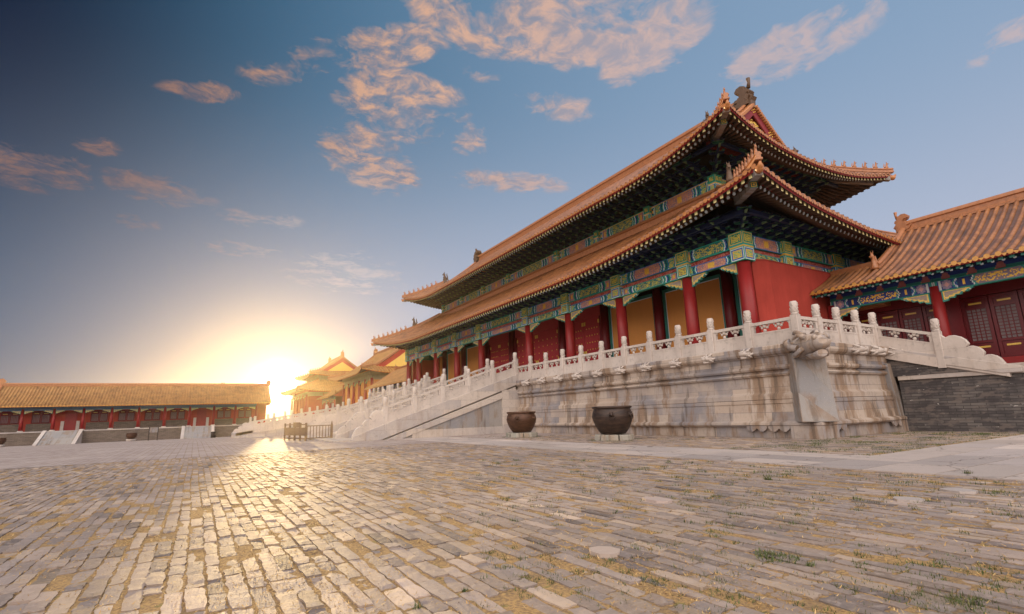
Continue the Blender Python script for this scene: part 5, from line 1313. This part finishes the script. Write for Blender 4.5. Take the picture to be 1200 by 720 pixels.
# ------------------------------------------------------------------ barriers, sign, bin, far vats
def barrier():
    wood = paintmat('dark_wood', (.20, .13, .08), .7, .3)
    r1 = thing('board_barrier', (5.7, 37.2, 0), 'dark wooden barrier with a solid board panel at the foot of the great stair', 'barrier')
    a, b = Vector((5.35, 39.2, 0)), Vector((6.05, 35.3, 0)); d = (b-a).normalized(); L = (b-a).length; n = Vector((-d.y, d.x, 0))
    def bx(par, nm, s0, s1, z0, z1, t, mat=wood, aa=a, dd=d, nn=n):
        mb = MB(); P = [aa+dd*s+nn*q for s, q in ((s0, -t), (s1, -t), (s1, t), (s0, t))]; mb.hexa([(p.x, p.y, z0) for p in P]+[(p.x, p.y, z1) for p in P]); return mb.build(nm, mat, par)
    for i in range(5): bx(r1, 'leg', L*i/4-.06+(.06 if i == 0 else 0), L*i/4+.06, -.02, 1.12, .05)
    bx(r1, 'board', .1, L-.1, .32, .82, .03); bx(r1, 'top_rail', 0, L, .98, 1.04, .03); bx(r1, 'foot_rail', 0, L, .10, .18, .04)
    bx(r1, 'notice_board', L*.42, L*.72, .84, 1.16, .025)
    r2 = thing('rail_barrier', (6.9, 35.7, 0), 'low railing of thin upright bars between the board barrier and the stair foot', 'barrier')
    a2, b2 = Vector((6.12, 35.25, 0)), Vector((7.75, 35.9, 0)); d2 = (b2-a2).normalized(); L2 = (b2-a2).length; n2 = Vector((-d2.y, d2.x, 0)); kw = dict(aa=a2, dd=d2, nn=n2)
    bx(r2, 'top_rail', 0, L2, .88, .94, .03, **kw); bx(r2, 'foot_rail', 0, L2, .12, .18, .03, **kw)
    for i in range(9): bx(r2, 'bar', L2*i/8-.02, L2*i/8+.02, .18, .88, .015, **kw)
    mb = MB(); mb.sweep([[(b2.x-.07*f, b2.y-.07*f, z), (b2.x+.07*f, b2.y-.07*f, z), (b2.x+.07*f, b2.y+.07*f, z), (b2.x-.07*f, b2.y+.07*f, z)] for z, f in ((-.02, 1), (.9, 1), (1.2, .15))], 0); mb.build('pointed_post', wood, r2)
barrier()
def yat(px, py, Y): r = pray(px, py); t = Y/r.y; return r.x*t, H+r.z*t
def far_things():
    for px, lab in ((154, 'brown vat in front of the terrace of the long gallery, between the two ramps'), (0, 'brown vat at the left end of the gallery terrace')):
        x, _ = yat(px, 512, 103); z = gz(103); root = thing('courtyard_vat', (x, 103, z), lab, 'vat'); mb = MB()
        mb.lathe([(.6, 0), (.7, .3), (.62, .35)], (x, 103, z), 12); mb.build('stone_stand', M['stair'], root)
        mb = MB(); mb.lathe([(.45, .35), (.72, .75), (.76, 1.0), (.68, 1.22), (.74, 1.26), (.66, 1.3)], (x, 103, z), 20); mb.build('vat_body', M['rust'], root)
    x, _ = yat(179, 515, 96); z = gz(96); r_ = thing('notice_stand', (x, 96, z), 'small framed notice stand on the pale paving before the long gallery', 'sign')
    for dx in (-.55, .55): mb = MB(); mb.box(x+dx-.05, x+dx+.05, 95.95, 96.05, z, z+2.0); mb.build('leg', M['dark'], r_)
    mb = MB(); mb.box(x-.5, x+.5, 95.97, 96.03, z+1.2, z+1.9); mb.build('board', M['pier'], r_)
    x, _ = yat(250, 510, 99); z = gz(99); r_ = thing('litter_bin', (x, 99, z), 'small dark bin beside the paved ramp near the sun glare', 'bin')
    mb = MB(); mb.lathe([(.35, 0), (.38, .8)], (x, 99, z), 12); mb.build('bin_body', M['dark'], r_); mb = MB(); mb.lathe([(.40, .8), (.40, .9), (.2, 1.0)], (x, 99, z), 12); mb.build('lid', M['dark'], r_)
    x, _ = yat(3, 510, 104); z = gz(104)
far_things()
# ------------------------------------------------------------------ trees behind the gallery
leaf = vcolmat('dark_leaves', .7, 1.0); bark = paintmat('bark', (.10, .075, .055), .9, .3)
def tree(px, py, Y, rad, label, seed):
    rng = random.Random(seed); x, zt = yat(px, py, Y); z0 = gz(Y); root = thing('tree', (x, Y, z0), label, 'tree', 'trees behind the gallery roof')
    mb = MB(); hb = zt-rad*1.2
    mb.tube([(x, Y, z0), (x+.1, Y, z0+hb*.4), (x-.1, Y, hb)], [.4, .32, .2], 8)
    for k in range(6):
        a = k*1.1; mb.tube([(x, Y, hb*.7+k*.3), (x+rad*.6*math.cos(a), Y+rad*.6*math.sin(a), hb+rad*.3)], [.14, .04], 5)
    mb.build('trunk', bark, root)
    mb = MB(); mb.usecol = True; cl = [(rng.gauss(0, .42)*rad, rng.gauss(0, .42)*rad, rng.gauss(0, .30)*rad, rad*rng.uniform(.25, .5)) for _ in range(22)]
    for (cx, cy, cz, r) in cl:
        f = rng.uniform(.6, 1.4)
        for _ in range(150):
            v = Vector((rng.gauss(0, 1), rng.gauss(0, 1), rng.gauss(0, 1))).normalized()*r*rng.random()**.4; c = Vector((x+cx, Y+cy, zt-rad*.9+cz))+v
            a = Vector((rng.gauss(0, 1), rng.gauss(0, 1), rng.gauss(0, 1))).normalized()*.22; b = a.orthogonal().normalized()*.14
            g = f*rng.uniform(.7, 1.3); mb.quad(c-a, c-b, c+a, c+b, 0, (.030*g, .050*g, .020*g))
    mb.build('crown', leaf, root)
tree(2, 445, 150, 5.0, 'dark round tree rising behind the left end of the long gallery roof', 1)
tree(17, 452, 150, 2.6, 'small dark tree just right of the bigger one behind the long gallery roof', 2)
tree(266, 449, 150, 2.6, 'small low tree peeping over the long gallery ridge near the sun glare', 3)

# ------------------------------------------------------------------ evening haze
def haze():
    mb = MB(); mb.box(-400, 400, -400, 400, -3, 25.2); m = bpy.data.materials.new('haze'); m.use_nodes = True; T = NT(m.node_tree); T.n.clear()
    out = T.node('ShaderNodeOutputMaterial'); v = T.node('ShaderNodeVolumePrincipled'); T.l.new(v.outputs[0], out.inputs['Volume'])
    v.inputs['Color'].default_value = (1.0, .86, .60, 1); v.inputs['Density'].default_value = .00030; v.inputs['Anisotropy'].default_value = .84
    mb.build('haze', m, kind='stuff')
haze()
